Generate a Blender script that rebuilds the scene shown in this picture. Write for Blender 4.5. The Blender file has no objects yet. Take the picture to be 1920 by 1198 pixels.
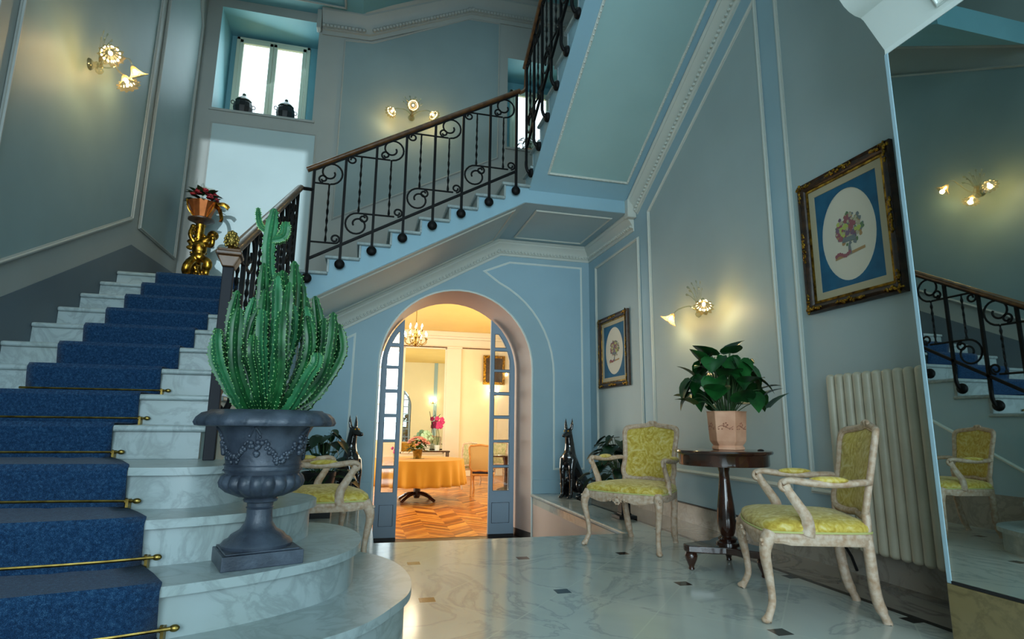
import bpy, math, random
from mathutils import Vector, Matrix
from mathutils.geometry import tessellate_polygon
PI=math.pi; rad=math.radians
sc=bpy.context.scene; COL=sc.collection
# ---------------------------------------------------------------- camera
YAW,PIT,ROL,CAMZ=.2514,.1828,.0111,.8456
fw=Vector((math.sin(YAW)*math.cos(PIT),math.cos(YAW)*math.cos(PIT),math.sin(PIT)))
r0=Vector((math.cos(YAW),-math.sin(YAW),0)); u0=r0.cross(fw)
rt=r0*math.cos(ROL)+u0*math.sin(ROL); up=-r0*math.sin(ROL)+u0*math.cos(ROL)
cd=bpy.data.cameras.new('camera'); cam=bpy.data.objects.new('camera',cd); COL.objects.link(cam)
cd.sensor_width=36; cd.lens=1069.86/1920*36; cd.clip_start=.05
m3=Matrix((rt,up,-fw)).transposed(); cam.matrix_world=Matrix.Translation((0,0,CAMZ))@m3.to_4x4()
sc.camera=cam
# ---------------------------------------------------------------- light
sc.view_settings.view_transform='Standard'; sc.view_settings.look='None'
sc.view_settings.exposure=0.0; sc.view_settings.gamma=1; sc.view_settings.use_curve_mapping=False
wd=bpy.data.worlds.new('world'); sc.world=wd; wd.use_nodes=True
bg=wd.node_tree.nodes['Background']; bg.inputs[0].default_value=(.80,.93,1,1); bg.inputs[1].default_value=3.0
def area(name,loc,direction,sx,sy,power,col,spread=None):
    l=bpy.data.lights.new(name,'AREA'); l.shape='RECTANGLE'; l.size=sx; l.size_y=sy; l.energy=power; l.color=col
    if spread: l.spread=spread
    o=bpy.data.objects.new(name,l); COL.objects.link(o); o.location=loc
    o.rotation_euler=Vector(direction).to_track_quat('-Z','Y').to_euler(); return o
def point(name,loc,power,col,r=.03,parent=None):
    l=bpy.data.lights.new(name,'POINT'); l.energy=power; l.color=col; l.shadow_soft_size=r
    o=bpy.data.objects.new(name,l); COL.objects.link(o); o.location=loc; o.parent=parent; return o
COOL=(.70,.90,1.0)
area('entrance_daylight',(.2,-4.6,2.2),(0,1,.10),4.0,3.4,230,COOL,rad(150))
area('side_fill_light',(-2.05,-2.6,2.0),(1,.75,.12),2.6,2.6,170,COOL,rad(160))  # added soft fill that brightens the right wall; no window is built here
area('stairwell_daylight',(.4,3.9,7.0),(0,.1,-1),2.0,2.6,26,(.62,.92,.95))
area('niche_window_daylight',(-1.45,7.62,5.4),(.25,-1,-.35),.85,1.0,11,(.7,.95,1.0))
area('landing_window_daylight',(2.15,7.62,5.35),(-.2,-1,-.25),.5,.9,5,(.7,.95,1.0))
area('dining_room_daylight',(-2.9,11.8,1.5),(1,0,0),4.6,2.6,300,(1,.93,.78))
area('dining_right_fill',(4.3,11.5,1.6),(-1,0,.1),5,2.6,190,(1,.88,.66))  # added warm fill, out of view in front of a solid wall
sun=bpy.data.lights.new('low_sun','SUN'); sun.energy=2.3; sun.angle=rad(.3); sun.color=(.80,.93,1)
so=bpy.data.objects.new('low_sun',sun); COL.objects.link(so); so.location=(-1.6,-7,7)
so.rotation_euler=Vector((.0,1,-.04)).to_track_quat('-Z','Y').to_euler()
# ---------------------------------------------------------------- materials
def srgb(r,g,b):
    f=lambda c:(c/255/12.92) if c<=10 else ((c/255+.055)/1.055)**2.4
    return (f(r),f(g),f(b),1)
class NT:
    def __init__(s,m): s.t=m.node_tree; s.n=s.t.nodes; s.l=s.t.links
    def new(s,ty,**k):
        n=s.n.new(ty)
        for a,b in k.items(): setattr(n,a,b)
        return n
    def put(s,sock,v):
        if isinstance(v,(int,float,tuple)): sock.default_value=v
        else: s.l.new(v,sock)
    def m(s,op,a,b=0.0,c=None):
        n=s.new('ShaderNodeMath',operation=op); s.put(n.inputs[0],a); s.put(n.inputs[1],b)
        if c is not None: s.put(n.inputs[2],c)
        return n.outputs[0]
    def co(s,kind='Object'): return s.new('ShaderNodeTexCoord').outputs[kind]
    def xyz(s,v):
        n=s.new('ShaderNodeSeparateXYZ'); s.l.new(v,n.inputs[0]); return n.outputs
    def noise(s,v,scale,det=3,dist=0.,rough=.5):
        n=s.new('ShaderNodeTexNoise'); s.l.new(v,n.inputs['Vector']); n.inputs['Scale'].default_value=scale
        n.inputs['Detail'].default_value=det; n.inputs['Distortion'].default_value=dist; n.inputs['Roughness'].default_value=rough
        return n.outputs[0]
    def mix(s,f,a,b):
        n=s.new('ShaderNodeMix',data_type='RGBA'); s.put(n.inputs[0],f); s.put(n.inputs[6],a); s.put(n.inputs[7],b); return n.outputs[2]
    def ramp(s,f,stops):
        n=s.new('ShaderNodeValToRGB'); s.l.new(f,n.inputs[0]); e=n.color_ramp.elements
        while len(e)<len(stops): e.new(.5)
        for q,(p,c) in zip(e,stops): q.position=p; q.color=c if len(c)==4 else (*c,1)
        return n.outputs[0]
    def bump(s,h,st=.2,d=.01):
        n=s.new('ShaderNodeBump'); n.inputs['Strength'].default_value=st; n.inputs['Distance'].default_value=d
        s.l.new(h,n.inputs['Height']); return n.outputs[0]
MATS={}
def mat(name,col=(.5,.5,.5,1),rough=.5,metal=0.,col2=None,ns=6.,lo=.35,hi=.65,bump=0.,bs=40.,spec=None,coat=0.,trans=0.,sheen=0.,em=None,es=0.,fn=None):
    m=bpy.data.materials.new(name); m.use_nodes=True; t=NT(m); b=t.n['Principled BSDF']
    b.inputs['Base Color'].default_value=col; b.inputs['Roughness'].default_value=rough; b.inputs['Metallic'].default_value=metal
    if spec is not None: b.inputs['Specular IOR Level'].default_value=spec
    b.inputs['Coat Weight'].default_value=coat; b.inputs['Transmission Weight'].default_value=trans; b.inputs['Sheen Weight'].default_value=sheen
    if em: b.inputs['Emission Color'].default_value=em; b.inputs['Emission Strength'].default_value=es
    v=t.co()
    if col2 is not None:
        f=t.noise(v,ns,4); t.l.new(t.ramp(f,[(lo,col),(hi,col2)]),b.inputs['Base Color'])
    if bump: t.l.new(t.bump(t.noise(v,bs,3),bump,.004),b.inputs['Normal'])
    if fn: fn(t,b,v)
    MATS[name]=m; return m
def paint(name,r,g,b,k=8): 
    c=srgb(r,g,b); d=srgb(max(r-k,0),max(g-k,0),max(b-k,0)); return mat(name,d,.55,col2=c,ns=1.6,lo=.3,hi=.7,bump=.06,bs=140)
P_FR=paint('paint_pale_blue',158,188,200)
P_PAN=paint('paint_grey_blue',168,186,188)
P_SPAN=paint('paint_soffit_teal',158,192,192)
P_STR=paint('paint_string_blue',146,184,200,4)
P_BEIGE=paint('paint_stone_grey',154,158,154)
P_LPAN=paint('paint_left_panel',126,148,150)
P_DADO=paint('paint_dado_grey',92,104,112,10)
P_SOF=paint('paint_soffit_grey',176,200,206)
P_BPAN=paint('paint_arch_wall_daylit',158,192,208)  # panel grey-blue made bluer, brighter: daylight on the arch wall put into the colour
P_UPAN=paint('paint_upper_panel_dimmed',128,146,148)  # panel grey-blue darkened to offset entrance light; the shade sits in the colour
P_MLD=paint('paint_cream_white',205,210,202,5)
P_WHITE=paint('paint_white',222,232,228,4)
P_PINK=paint('paint_reveal_rose',186,172,166)
P_TEAL=paint('paint_teal',112,162,172)
P_CRM=paint('paint_dining_cream',234,224,190,6); P_CRW=paint('paint_dining_white',232,224,206,5); P_YEL=paint('paint_dining_yellow',226,198,120,6)
P_DOOR=paint('paint_door_blue',142,164,184,6)
def f_marble(base,vein,sc_=3.,st=.5,rough=.22,tint=None):
    def fn(t,b,v):
        n=t.noise(v,sc_,5,1.2,.6); w=t.m('ABSOLUTE',t.m('SUBTRACT',n,.5)); 
        f=t.m('MULTIPLY',t.m('SUBTRACT',1.,t.m('MINIMUM',t.m('MULTIPLY',w,14.),1.)),st)
        n2=t.noise(v,sc_*.7,3,.4); f2=t.m('MULTIPLY',t.m('MINIMUM',t.m('MAXIMUM',t.m('MULTIPLY',t.m('SUBTRACT',n2,.45),3.),0.),1.),st*.8)
        c=t.mix(f,base,vein); c=t.mix(f2,c,tint or vein); t.l.new(c,b.inputs['Base Color'])
        b.inputs['Roughness'].default_value=rough
    return fn
M_STEP=mat('marble_steps',rough=.3,fn=f_marble(srgb(156,170,172),srgb(108,120,120),4.5,.45,.3,srgb(134,146,136)))
M_BRN=mat('marble_brown_base',rough=.3,fn=f_marble(srgb(122,108,72),srgb(84,72,46),6,.6,.3,srgb(140,128,96)))
M_SKIRT=mat('marble_skirting',rough=.25,fn=f_marble(srgb(168,162,152),srgb(126,120,112),5,.5,.25))
def fn_floor(t,b,v):
    x,y,z=t.xyz(v)[:3]
    u=t.m('DIVIDE',t.m('SUBTRACT',x,.357),.70); w=t.m('DIVIDE',t.m('SUBTRACT',y,3.0),.765)
    cf=lambda a:t.m('ABSOLUTE',t.m('SUBTRACT',a,t.m('ROUND',a)))
    iu=t.m('LESS_THAN',cf(u),.055); iw=t.m('LESS_THAN',cf(w),.05); ins=t.m('MULTIPLY',iu,iw)
    g=t.m('MAXIMUM',t.m('LESS_THAN',cf(t.m('ADD',u,w)),.007),t.m('LESS_THAN',cf(t.m('SUBTRACT',u,w)),.007))
    n=t.noise(v,1.5,6,1.3,.58); vein=t.m('SUBTRACT',1.,t.m('MINIMUM',t.m('MULTIPLY',t.m('ABSOLUTE',t.m('SUBTRACT',n,.5)),30.),1.))
    n2=t.noise(v,2.1,3,.5)
    c=t.mix(t.m('MULTIPLY',vein,.42),srgb(184,188,180),srgb(112,124,128))
    c=t.mix(t.m('MULTIPLY',t.m('MAXIMUM',t.m('SUBTRACT',n2,.42),0.),1.0),c,srgb(146,156,156))
    c=t.mix(t.m('MULTIPLY',g,.75),c,srgb(190,194,184)); c=t.mix(ins,c,srgb(38,36,34))
    edge=t.m('GREATER_THAN',x,2.50); c2=t.mix(vein,srgb(140,134,126),srgb(108,104,98))
    c=t.mix(edge,c,c2)
    st=t.m('MULTIPLY',t.m('GREATER_THAN',x,2.475),t.m('LESS_THAN',x,2.515)); c=t.mix(st,c,srgb(26,28,30))
    t.l.new(c,b.inputs['Base Color']); b.inputs['Roughness'].default_value=.13
M_FLOOR=mat('marble_floor_inlay',rough=.13,fn=fn_floor)
def fn_parq(t,b,v):
    x,y,z=t.xyz(v)[:3]
    xs=t.m('DIVIDE',x,.62); fr=t.m('ABSOLUTE',t.m('SUBTRACT',t.m('FRACT',xs),.5))
    yy=t.m('DIVIDE',t.m('ADD',y,t.m('MULTIPLY',fr,.62)),.085)
    idx=t.m('ADD',t.m('FLOOR',yy),t.m('MULTIPLY',t.m('FLOOR',t.m('MULTIPLY',xs,2.)),7.31))
    wn=t.new('ShaderNodeTexWhiteNoise',noise_dimensions='1D'); t.l.new(idx,wn.inputs['W'])
    n=t.noise(v,9,3,.6); f=t.m('ADD',t.m('MULTIPLY',wn.outputs[0],.6),t.m('MULTIPLY',n,.4))
    c=t.ramp(f,[(.2,srgb(112,58,18)),(.5,srgb(182,108,36)),(.8,srgb(222,158,70))])
    ln=t.m('LESS_THAN',t.m('FRACT',yy),.05); c=t.mix(t.m('MULTIPLY',ln,.6),c,srgb(60,28,10))
    t.l.new(c,b.inputs['Base Color']); b.inputs['Roughness'].default_value=.3
M_PARQ=mat('parquet_herringbone',fn=fn_parq)
M_DARKF=mat('dark_stone_floor',srgb(34,34,38),.3,col2=srgb(52,50,52),ns=5)
def fn_carpet(t,b,v):
    n=t.noise(v,420,2); n2=t.noise(v,90,3); f=t.m('ADD',t.m('MULTIPLY',n,.6),t.m('MULTIPLY',n2,.4))
    t.l.new(t.ramp(f,[(.32,srgb(8,26,50)),(.52,srgb(20,54,88)),(.70,srgb(60,98,128))]),b.inputs['Base Color'])
    t.l.new(t.bump(n,.6,.004),b.inputs['Normal'])
M_CARPET=mat('blue_carpet',rough=.95,sheen=.12,spec=.1,fn=fn_carpet)
M_IRON=mat('black_wrought_iron',srgb(7,8,10),.55,0.,bump=.2,bs=60,spec=.2)
M_NEWEL=mat('blue_black_post_paint',srgb(16,20,30),.6,spec=.3)
M_WOOD=mat('handrail_wood',srgb(66,40,20),.38,col2=srgb(104,68,34),ns=14,coat=.08)
M_MAHOG=mat('mahogany',srgb(32,16,12),.18,col2=srgb(66,36,24),ns=9,coat=.6)
M_BRASS=mat('aged_brass',srgb(110,90,44),.35,1.,col2=srgb(160,136,72),ns=20)
M_GOLD=mat('dark_gilding',srgb(74,50,16),.34,1.,col2=srgb(178,136,50),ns=26,bump=.5,bs=60)
M_URN=mat('urn_grey_blue_cast',srgb(46,54,66),.42,.1,col2=srgb(70,80,94),ns=12,bump=.35,bs=90)
M_CHW=mat('chair_limed_wood',srgb(172,138,108),.5,col2=srgb(206,186,166),ns=40,lo=.30,hi=.72,bump=.2,bs=80)
def fn_vel(t,b,v):
    n=t.noise(v,16,4,2.2); n2=t.noise(v,60,2)
    c=t.ramp(t.m('ADD',t.m('MULTIPLY',n,.8),t.m('MULTIPLY',n2,.2)),[(.36,srgb(172,142,40)),(.5,srgb(200,174,72)),(.64,srgb(214,196,126))])
    t.l.new(c,b.inputs['Base Color']); t.l.new(t.bump(n,.25,.004),b.inputs['Normal'])
M_VEL=mat('yellow_damask_velvet',rough=.75,sheen=.15,fn=fn_vel)
M_PIPE=mat('gimp_trim_yellow',srgb(190,190,120),.7)
M_DOG=mat('glossy_black_ceramic',(.006,.006,.008,1),.07,spec=.7,coat=.6)
M_EYE=mat('amber_eye',srgb(220,160,40),.15)
M_TERRA=mat('pink_terracotta',srgb(196,140,108),.6,col2=srgb(216,164,132),ns=8,bump=.15)
M_TERRD=mat('terracotta_relief',srgb(160,108,84),.6)
M_SOIL=mat('potting_soil',srgb(40,28,18),.95,bump=.8,bs=60)
M_LEAF=mat('dark_green_leaf',srgb(10,42,18),.35,col2=srgb(26,84,34),ns=7,spec=.4)
M_LEAF2=mat('deep_green_leaf',srgb(8,30,18),.4,col2=srgb(18,56,28),ns=7)
M_STEM=mat('plant_stem',srgb(50,82,40),.6)
M_CACT=mat('cactus_green',srgb(10,54,28),.42,col2=srgb(28,92,46),ns=14)
M_CACL=mat('cactus_pale_tip',srgb(26,84,50),.45,col2=srgb(46,116,74),ns=12)
M_SPINE=mat('cactus_spine',srgb(120,170,104),.6)
M_BARK=mat('cactus_woody_base',srgb(92,74,60),.9)
M_RAD=mat('radiator_ivory_enamel',srgb(196,188,166),.4,col2=srgb(182,174,152),ns=6)
M_BLACK=mat('black_metal',srgb(20,20,22),.5)
M_DWOOD=mat('picture_frame_dark_wood',srgb(34,22,16),.4,col2=srgb(64,42,26),ns=22,bump=.5,bs=50)
M_LINER=mat('cream_linen_liner',srgb(178,168,140),.8)
M_BLUEM=mat('blue_picture_mount',srgb(14,84,118),.75,col2=srgb(22,96,130),ns=10)
M_PAPER=mat('aged_print_paper',srgb(214,208,190),.85)
M_ROSE=mat('print_dusty_rose',srgb(150,92,98),.85); M_GRN=mat('print_sage_green',srgb(104,128,92),.85); M_LIME=mat('print_lime',srgb(176,186,96),.85)
M_GREY=mat('print_urn_grey',srgb(118,126,126),.85); M_TAN=mat('print_tan',srgb(172,138,96),.85); M_MAUV=mat('print_mauve',srgb(120,96,116),.85)
M_MIRR=mat('mirror_silver',(.62,.70,.68,1),.01,1.)
M_RED=mat('deep_red_petals',srgb(104,12,22),.6,col2=srgb(150,22,36),ns=30)
M_PINKF=mat('rose_pink_petals',srgb(196,110,100),.6,col2=srgb(226,160,140),ns=30); M_MAG=mat('magenta_petals',srgb(190,40,110),.5); M_PALEF=mat('pale_green_petals',srgb(170,205,170),.6)
M_ORB=mat('copper_orange_bowl',srgb(128,66,30),.35,.7,col2=srgb(160,92,44),ns=8)
M_CLOTH=mat('gold_tablecloth',srgb(192,138,34),.85,sheen=.05,bump=.1); M_TOPC=mat('pale_yellow_overlay',srgb(226,204,130),.8)
M_CANE=mat('cane_and_honey_wood',srgb(190,132,66),.45,col2=srgb(206,154,90),ns=20); M_CANEP=mat('woven_cane',srgb(206,178,120),.6,bump=.6,bs=160)
M_TAP=mat('tapestry_fabric',srgb(150,160,110),.85,col2=srgb(196,186,150),ns=22)
M_NAVY=mat('navy_seat_fabric',srgb(40,44,70),.8)
M_BULB=mat('lit_bulb',(1,1,1,1),.5,em=(1,.80,.45,1),es=10)
M_CANDLE=mat('lit_candle_bulb',(1,1,1,1),.5,em=(1,.85,.55,1),es=14)
def glassy(name,tint,tw,em=None):
    m=bpy.data.materials.new(name); m.use_nodes=True; t=NT(m); o=t.n['Material Output']; t.n.remove(t.n['Principled BSDF'])
    tr=t.new('ShaderNodeBsdfTransparent'); tr.inputs[0].default_value=tint
    gl=t.new('ShaderNodeBsdfGlossy'); gl.inputs['Roughness'].default_value=.05
    tl=t.new('ShaderNodeBsdfTranslucent'); tl.inputs[0].default_value=(.85,.58,.26,1)
    a=t.new('ShaderNodeMixShader'); a.inputs[0].default_value=.10; t.l.new(tr.outputs[0],a.inputs[1]); t.l.new(gl.outputs[0],a.inputs[2])
    c=t.new('ShaderNodeMixShader'); c.inputs[0].default_value=tw; t.l.new(a.outputs[0],c.inputs[1]); t.l.new(tl.outputs[0],c.inputs[2])
    t.l.new(c.outputs[0],o.inputs[0]); MATS[name]=m; return m
M_GLASS=glassy('window_glass',(.97,.99,1,1),0.); M_SHADE=glassy('blown_glass_shade',(1,.86,.56,1),.30); M_CRYS=glassy('clear_crystal',(.86,.95,.92,1),.25)
M_WFR=paint('window_frame_cream',200,206,186,6)
# ---------------------------------------------------------------- mesh helpers
class G:
    def __init__(s): s.v=[]; s.f=[]; s.mi=[]; s.cur=0
    def add(s,vs,fs,M=None):
        o=len(s.v)
        for p in vs: s.v.append(tuple(M@Vector(p)) if M is not None else tuple(p))
        for f in fs: s.f.append([i+o for i in f]); s.mi.append(s.cur)
        return s
    def box(s,x0,x1,y0,y1,z0,z1,M=None):
        return s.add([(x0,y0,z0),(x1,y0,z0),(x1,y1,z0),(x0,y1,z0),(x0,y0,z1),(x1,y0,z1),(x1,y1,z1),(x0,y1,z1)],
            [(0,3,2,1),(4,5,6,7),(0,1,5,4),(1,2,6,5),(2,3,7,6),(3,0,4,7)],M)
    def prism(s,poly,a,b,axis='z',M=None,holes=(),caps=True):
        mp={'z':lambda p,h:(p[0],p[1],h),'y':lambda p,h:(p[0],h,p[1]),'x':lambda p,h:(h,p[0],p[1])}[axis]
        loops=[list(poly)]+[list(h) for h in holes]; allp=[p for l in loops for p in l]; n=len(allp)
        tri=tessellate_polygon([[Vector((p[0],p[1],0)) for p in l] for l in loops])
        vs=[mp(p,a) for p in allp]+[mp(p,b) for p in allp]; fs=[]
        if caps: fs+=[tuple(t) for t in tri]+[tuple(i+n for i in reversed(t)) for t in tri]
        o=0
        for l in loops:
            k=len(l)
            for i in range(k): fs.append((o+i,o+(i+1)%k,n+o+(i+1)%k,n+o+i))
            o+=k
        return s.add(vs,fs,M)
    def sheet(s,poly,h,axis='y',holes=()):
        mp={'z':lambda p:(p[0],p[1],h),'y':lambda p:(p[0],h,p[1]),'x':lambda p:(h,p[0],p[1])}[axis]
        loops=[list(poly)]+[list(q) for q in holes]
        tri=tessellate_polygon([[Vector((p[0],p[1],0)) for p in l] for l in loops])
        return s.add([mp(p) for l in loops for p in l],[tuple(t) for t in tri])
    def loft(s,rings,closed=True,cap0=False,cap1=False,M=None):
        n=len(rings[0]); vs=[p for r in rings for p in r]; fs=[]
        for a in range(len(rings)-1):
            for i in range(n if closed else n-1):
                j=(i+1)%n; fs.append((a*n+i,a*n+j,(a+1)*n+j,(a+1)*n+i))
        if cap0: fs.append(tuple(range(n-1,-1,-1)))
        if cap1: fs.append(tuple((len(rings)-1)*n+i for i in range(n)))
        return s.add(vs,fs,M)
    def lathe(s,prof,n=32,M=None,mod=None,cap=True):
        rings=[]
        for q,(r,z) in enumerate(prof):
            rings.append([((r*(mod(q,2*PI*i/n) if mod else 1))*math.cos(2*PI*i/n),(r*(mod(q,2*PI*i/n) if mod else 1))*math.sin(2*PI*i/n),z) for i in range(n)])
        return s.loft(rings,True,cap,cap,M)
    def tube(s,pts,r,n=8,closed=False,sx=1.,sy=1.,cap=True,upv=None,M=None,star=None,twist=0.):
        P=[Vector(p) for p in pts]; k=len(P); rr=r if isinstance(r,(list,tuple)) else [r]*k
        rings=[]; prev=None
        for i in range(k):
            a=P[(i-1)%k] if (closed or i>0) else P[i]; b=P[(i+1)%k] if (closed or i<k-1) else P[i]
            t=(b-a); t=t.normalized() if t.length>1e-9 else Vector((0,0,1))
            if upv is not None: u=Vector(upv)-t*t.dot(Vector(upv))
            elif prev is None:
                w=Vector((0,0,1)) if abs(t.z)<.9 else Vector((1,0,0)); u=w-t*t.dot(w)
            else: u=prev-t*t.dot(prev)
            if u.length<1e-6: u=Vector((1,0,0)) if abs(t.x)<.9 else Vector((0,1,0)); u=u-t*t.dot(u)
            u.normalize(); prev=u; w=t.cross(u); ring=[]
            for j in range(n):
                an=2*PI*j/n+PI/4*(n==4)+twist*i; q=rr[i]*(star(j,i) if star else 1)
                ring.append(P[i]+u*(math.cos(an)*q*sx)+w*(math.sin(an)*q*sy))
            rings.append(ring)
        if closed: rings.append(rings[0])
        return s.loft(rings,True,cap and not closed,cap and not closed,M)
    def sph(s,c,r,n=12,m=8,M=None):
        if isinstance(r,(int,float)): r=(r,r,r)
        vs=[(c[0],c[1],c[2]-r[2])]; fs=[]
        for a in range(1,m):
            th=-PI/2+PI*a/m
            for i in range(n): vs.append((c[0]+r[0]*math.cos(th)*math.cos(2*PI*i/n),c[1]+r[1]*math.cos(th)*math.sin(2*PI*i/n),c[2]+r[2]*math.sin(th)))
        vs.append((c[0],c[1],c[2]+r[2])); top=len(vs)-1
        for i in range(n):
            j=(i+1)%n; fs.append((0,1+j,1+i)); fs.append((top,1+(m-2)*n+i,1+(m-2)*n+j))
            for a in range(m-2): fs.append((1+a*n+i,1+a*n+j,1+(a+1)*n+j,1+(a+1)*n+i))
        return s.add(vs,fs,M)
    def build(s,name,mats,parent=None,smooth=35,bevel=0,seg=2,solid=0,remesh=0,sm=0):
        me=bpy.data.meshes.new(name); me.from_pydata(s.v,[],s.f)
        for q in (mats if isinstance(mats,(list,tuple)) else [mats]): me.materials.append(q)
        if any(s.mi): me.polygons.foreach_set('material_index',s.mi)
        me.validate(); me.update()
        import bmesh
        bm=bmesh.new(); bm.from_mesh(me); bmesh.ops.recalc_face_normals(bm,faces=bm.faces); bm.to_mesh(me); bm.free()
        if smooth: me.shade_smooth(); me.set_sharp_from_angle(angle=rad(smooth))
        else: me.shade_flat()
        o=bpy.data.objects.new(name,me); COL.objects.link(o)
        if parent is not None: o.parent=parent
        if solid: q=o.modifiers.new('solid','SOLIDIFY'); q.thickness=solid; q.offset=0
        if bevel: q=o.modifiers.new('bevel','BEVEL'); q.width=bevel; q.segments=seg; q.limit_method='ANGLE'; q.angle_limit=rad(40); q.harden_normals=False
        if remesh:
            q=o.modifiers.new('remesh','REMESH'); q.mode='VOXEL'; q.voxel_size=remesh; q.use_smooth_shade=True
            if sm: q=o.modifiers.new('smooth','SMOOTH'); q.factor=.6; q.iterations=sm
        return o
def thing(name,label,cat,loc=(0,0,0),rz=0,group=None):
    o=bpy.data.objects.new(name,None); COL.objects.link(o); o.empty_display_size=.1; o.location=loc; o.rotation_euler=(0,0,rz)
    return tag(o,label,cat,group)
def tag(o,label,cat,group=None):
    o['label']=label; o['category']=cat
    if group: o['group']=group
    return o
def struct(o): o['kind']='structure'; return o
def copy_tree(o,parent=None):
    c=o.copy(); COL.objects.link(c); c.parent=parent
    for ch in o.children: copy_tree(ch,c)
    return c
def cr(pts,n=8,closed=False):
    P=[Vector(p) for p in pts]; out=[]; k=len(P)
    for i in range(k if closed else k-1):
        g=lambda j:P[j%k] if closed else P[min(max(j,0),k-1)]
        a,b,c,d=g(i-1),g(i),g(i+1),g(i+2)
        for q in range(n):
            t=q/n; out.append(.5*((2*b)+(c-a)*t+(2*a-5*b+4*c-d)*t*t+(-a+3*b-3*c+d)*t**3))
    if not closed: out.append(P[-1])
    return out
def T(x=0,y=0,z=0,rz=0,rx=0,ry=0,s=1):
    return Matrix.Translation((x,y,z))@Matrix.Rotation(rz,4,'Z')@Matrix.Rotation(ry,4,'Y')@Matrix.Rotation(rx,4,'X')@Matrix.Scale(s,4)
def strip(g,pts,nrm,prof,closed=False,side=1):
    """sweep profile [(across,out)] along a coplanar polyline with mitred corners"""
    P=[Vector(p) for p in pts]; N=Vector(nrm).normalized(); k=len(P); rings=[]
    for i in range(k):
        d1=(P[i]-P[i-1]).normalized() if (closed or i>0) else None; d2=(P[(i+1)%k]-P[i]).normalized() if (closed or i<k-1) else None
        if d1 is None: d1=d2
        if d2 is None: d2=d1
        n1=N.cross(d1)*side; n2=N.cross(d2)*side; m=(n1+n2).normalized(); m=m/max(m.dot(n1),.35)
        rings.append([P[i]+m*a+N*b for a,b in prof])
    if closed: rings.append(rings[0])
    g.loft(rings,True,not closed,not closed)
PRO=lambda w,t:[(-w/2,0),(-w/2,t*.45),(-w*.28,t*.55),(-w*.12,t),(w*.12,t),(w*.28,t*.55),(w/2,t*.45),(w/2,0)]
nt=[0]
def trim(paths,nrm,w=.035,t=.022,m=None,closed=True):
    nt[0]+=1; g=G()
    for p in paths: strip(g,p,nrm,PRO(w,t),closed)
    return struct(g.build('trim_%d'%nt[0],m or P_MLD))
CORN=[(0,0),(0,.10),(.02,.105),(.035,.085),(.05,.085),(.085,.05),(.10,.045),(.12,.03),(.165,.028),(.17,.012),(.20,.010),(.20,0)]
def cornice(pts,nrm,side=1,scale=1.,beads=True,m=None):
    nt[0]+=1; g=G(); strip(g,pts,nrm,[(a*scale,b*scale) for a,b in CORN],False,side)
    if beads:
        P=[Vector(p) for p in pts]; N=Vector(nrm).normalized()
        for a,b in zip(P,P[1:]):
            d=(b-a); L=d.length; d.normalize(); n=N.cross(d)*side; k=int(L/.045)
            for i in range(k):
                c=a+d*(i+.5)*L/k+n*.143*scale+N*.034*scale; g.sph(c,.019*scale,6,4)
    return struct(g.build('trim_%d'%nt[0],m or P_MLD))
# ================================================================ SETTING
XL,XR,YB,YD=-2.17,2.92,7.13,7.58; r=.165; DZ=-.565
def arcpts(cx,cz,rx,rz,a0,a1,n): return [(cx+rx*math.cos(a0+(a1-a0)*i/n),cz+rz*math.sin(a0+(a1-a0)*i/n)) for i in range(n+1)]
def archprof(x0,x1,zs,zc,z0,n=28): cx=(x0+x1)/2; return [(x0,z0)]+arcpts(cx,zs,(x1-x0)/2,zc-zs,PI,0,n)+[(x1,z0)]
A1=archprof(.165,2.105,1.56,2.545,DZ); A2=archprof(.185,1.99,1.56,2.46,DZ)
# floors
g=G(); g.prism([(XL,-7),(XR,-7),(XR,YB),(2.12,YB),(2.12,4.43),(.13,4.43),(.13,YB),(XL,YB)],-.12,0); struct(g.build('floor',M_FLOOR,smooth=0))
g=G(); g.box(.13,2.12,4.43,YD,DZ-.05,DZ); struct(g.build('floor_lower',M_DARKF,smooth=0))
g=G(); g.box(.13,2.12,4.43,4.72,DZ,-.19).box(.13,2.12,4.72,5.0,DZ,-.38); struct(g.build('steps_down',M_STEP,smooth=0))
g=G(); g.box(2.12,2.16,4.43,YB,DZ,-.12).box(.09,.13,4.43,YB,DZ,-.12); struct(g.build('wall_stairwell_side',P_PINK,smooth=0))
g=G(); g.tube([(2.115,4.43,-.018),(2.115,YB,-.018)],.022,10); struct(g.build('trim_bullnose',M_STEP))
# right wall
g=G(); g.box(XR,XR+.15,-7,7.6,0,7.3); struct(g.build('wall_right',P_FR,smooth=0))
def z3(y): return 3.415+.5975*(5.745-y)
pan=[[(6.86,.445),(5.64,.445),(5.64,2.94),(6.86,2.92)],[(5.38,.445),(3.49,.445),(3.50,z3(3.50)-.47),(5.38,z3(5.38)-.47)],[(3.28,.445),(1.2,.445),(1.2,2.9),(3.27,z3(3.27)-.47)]]
g=G()
for p in pan: g.prism(p,XR-.004,XR,'x')
struct(g.build('wall_panel_right',P_PAN,smooth=0))
trim([[(XR-.004,a,b) for a,b in p] for p in pan],(-1,0,0),.034,.022)
g=G(); g.box(XR-.02,XR,-7,YB,0,.155); struct(g.build('baseboard_right',M_SKIRT,smooth=0))
g=G(); g.box(XR-.024,XR,-7,YB,.155,.165); struct(g.build('trim_skirting_line',M_BLACK,smooth=0))
cornice([(XR,YB,3.262),(XR,5.745,3.262)],(-1,0,0),-1); cornice([(XR,5.745,3.40),(XR,2.2,z3(2.2))],(-1,0,0),-1)
g=G(); g.box(XR-.11,XR,5.67,5.77,3.20,3.42); struct(g.build('trim_cornice_block',P_MLD,bevel=.01))
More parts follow.
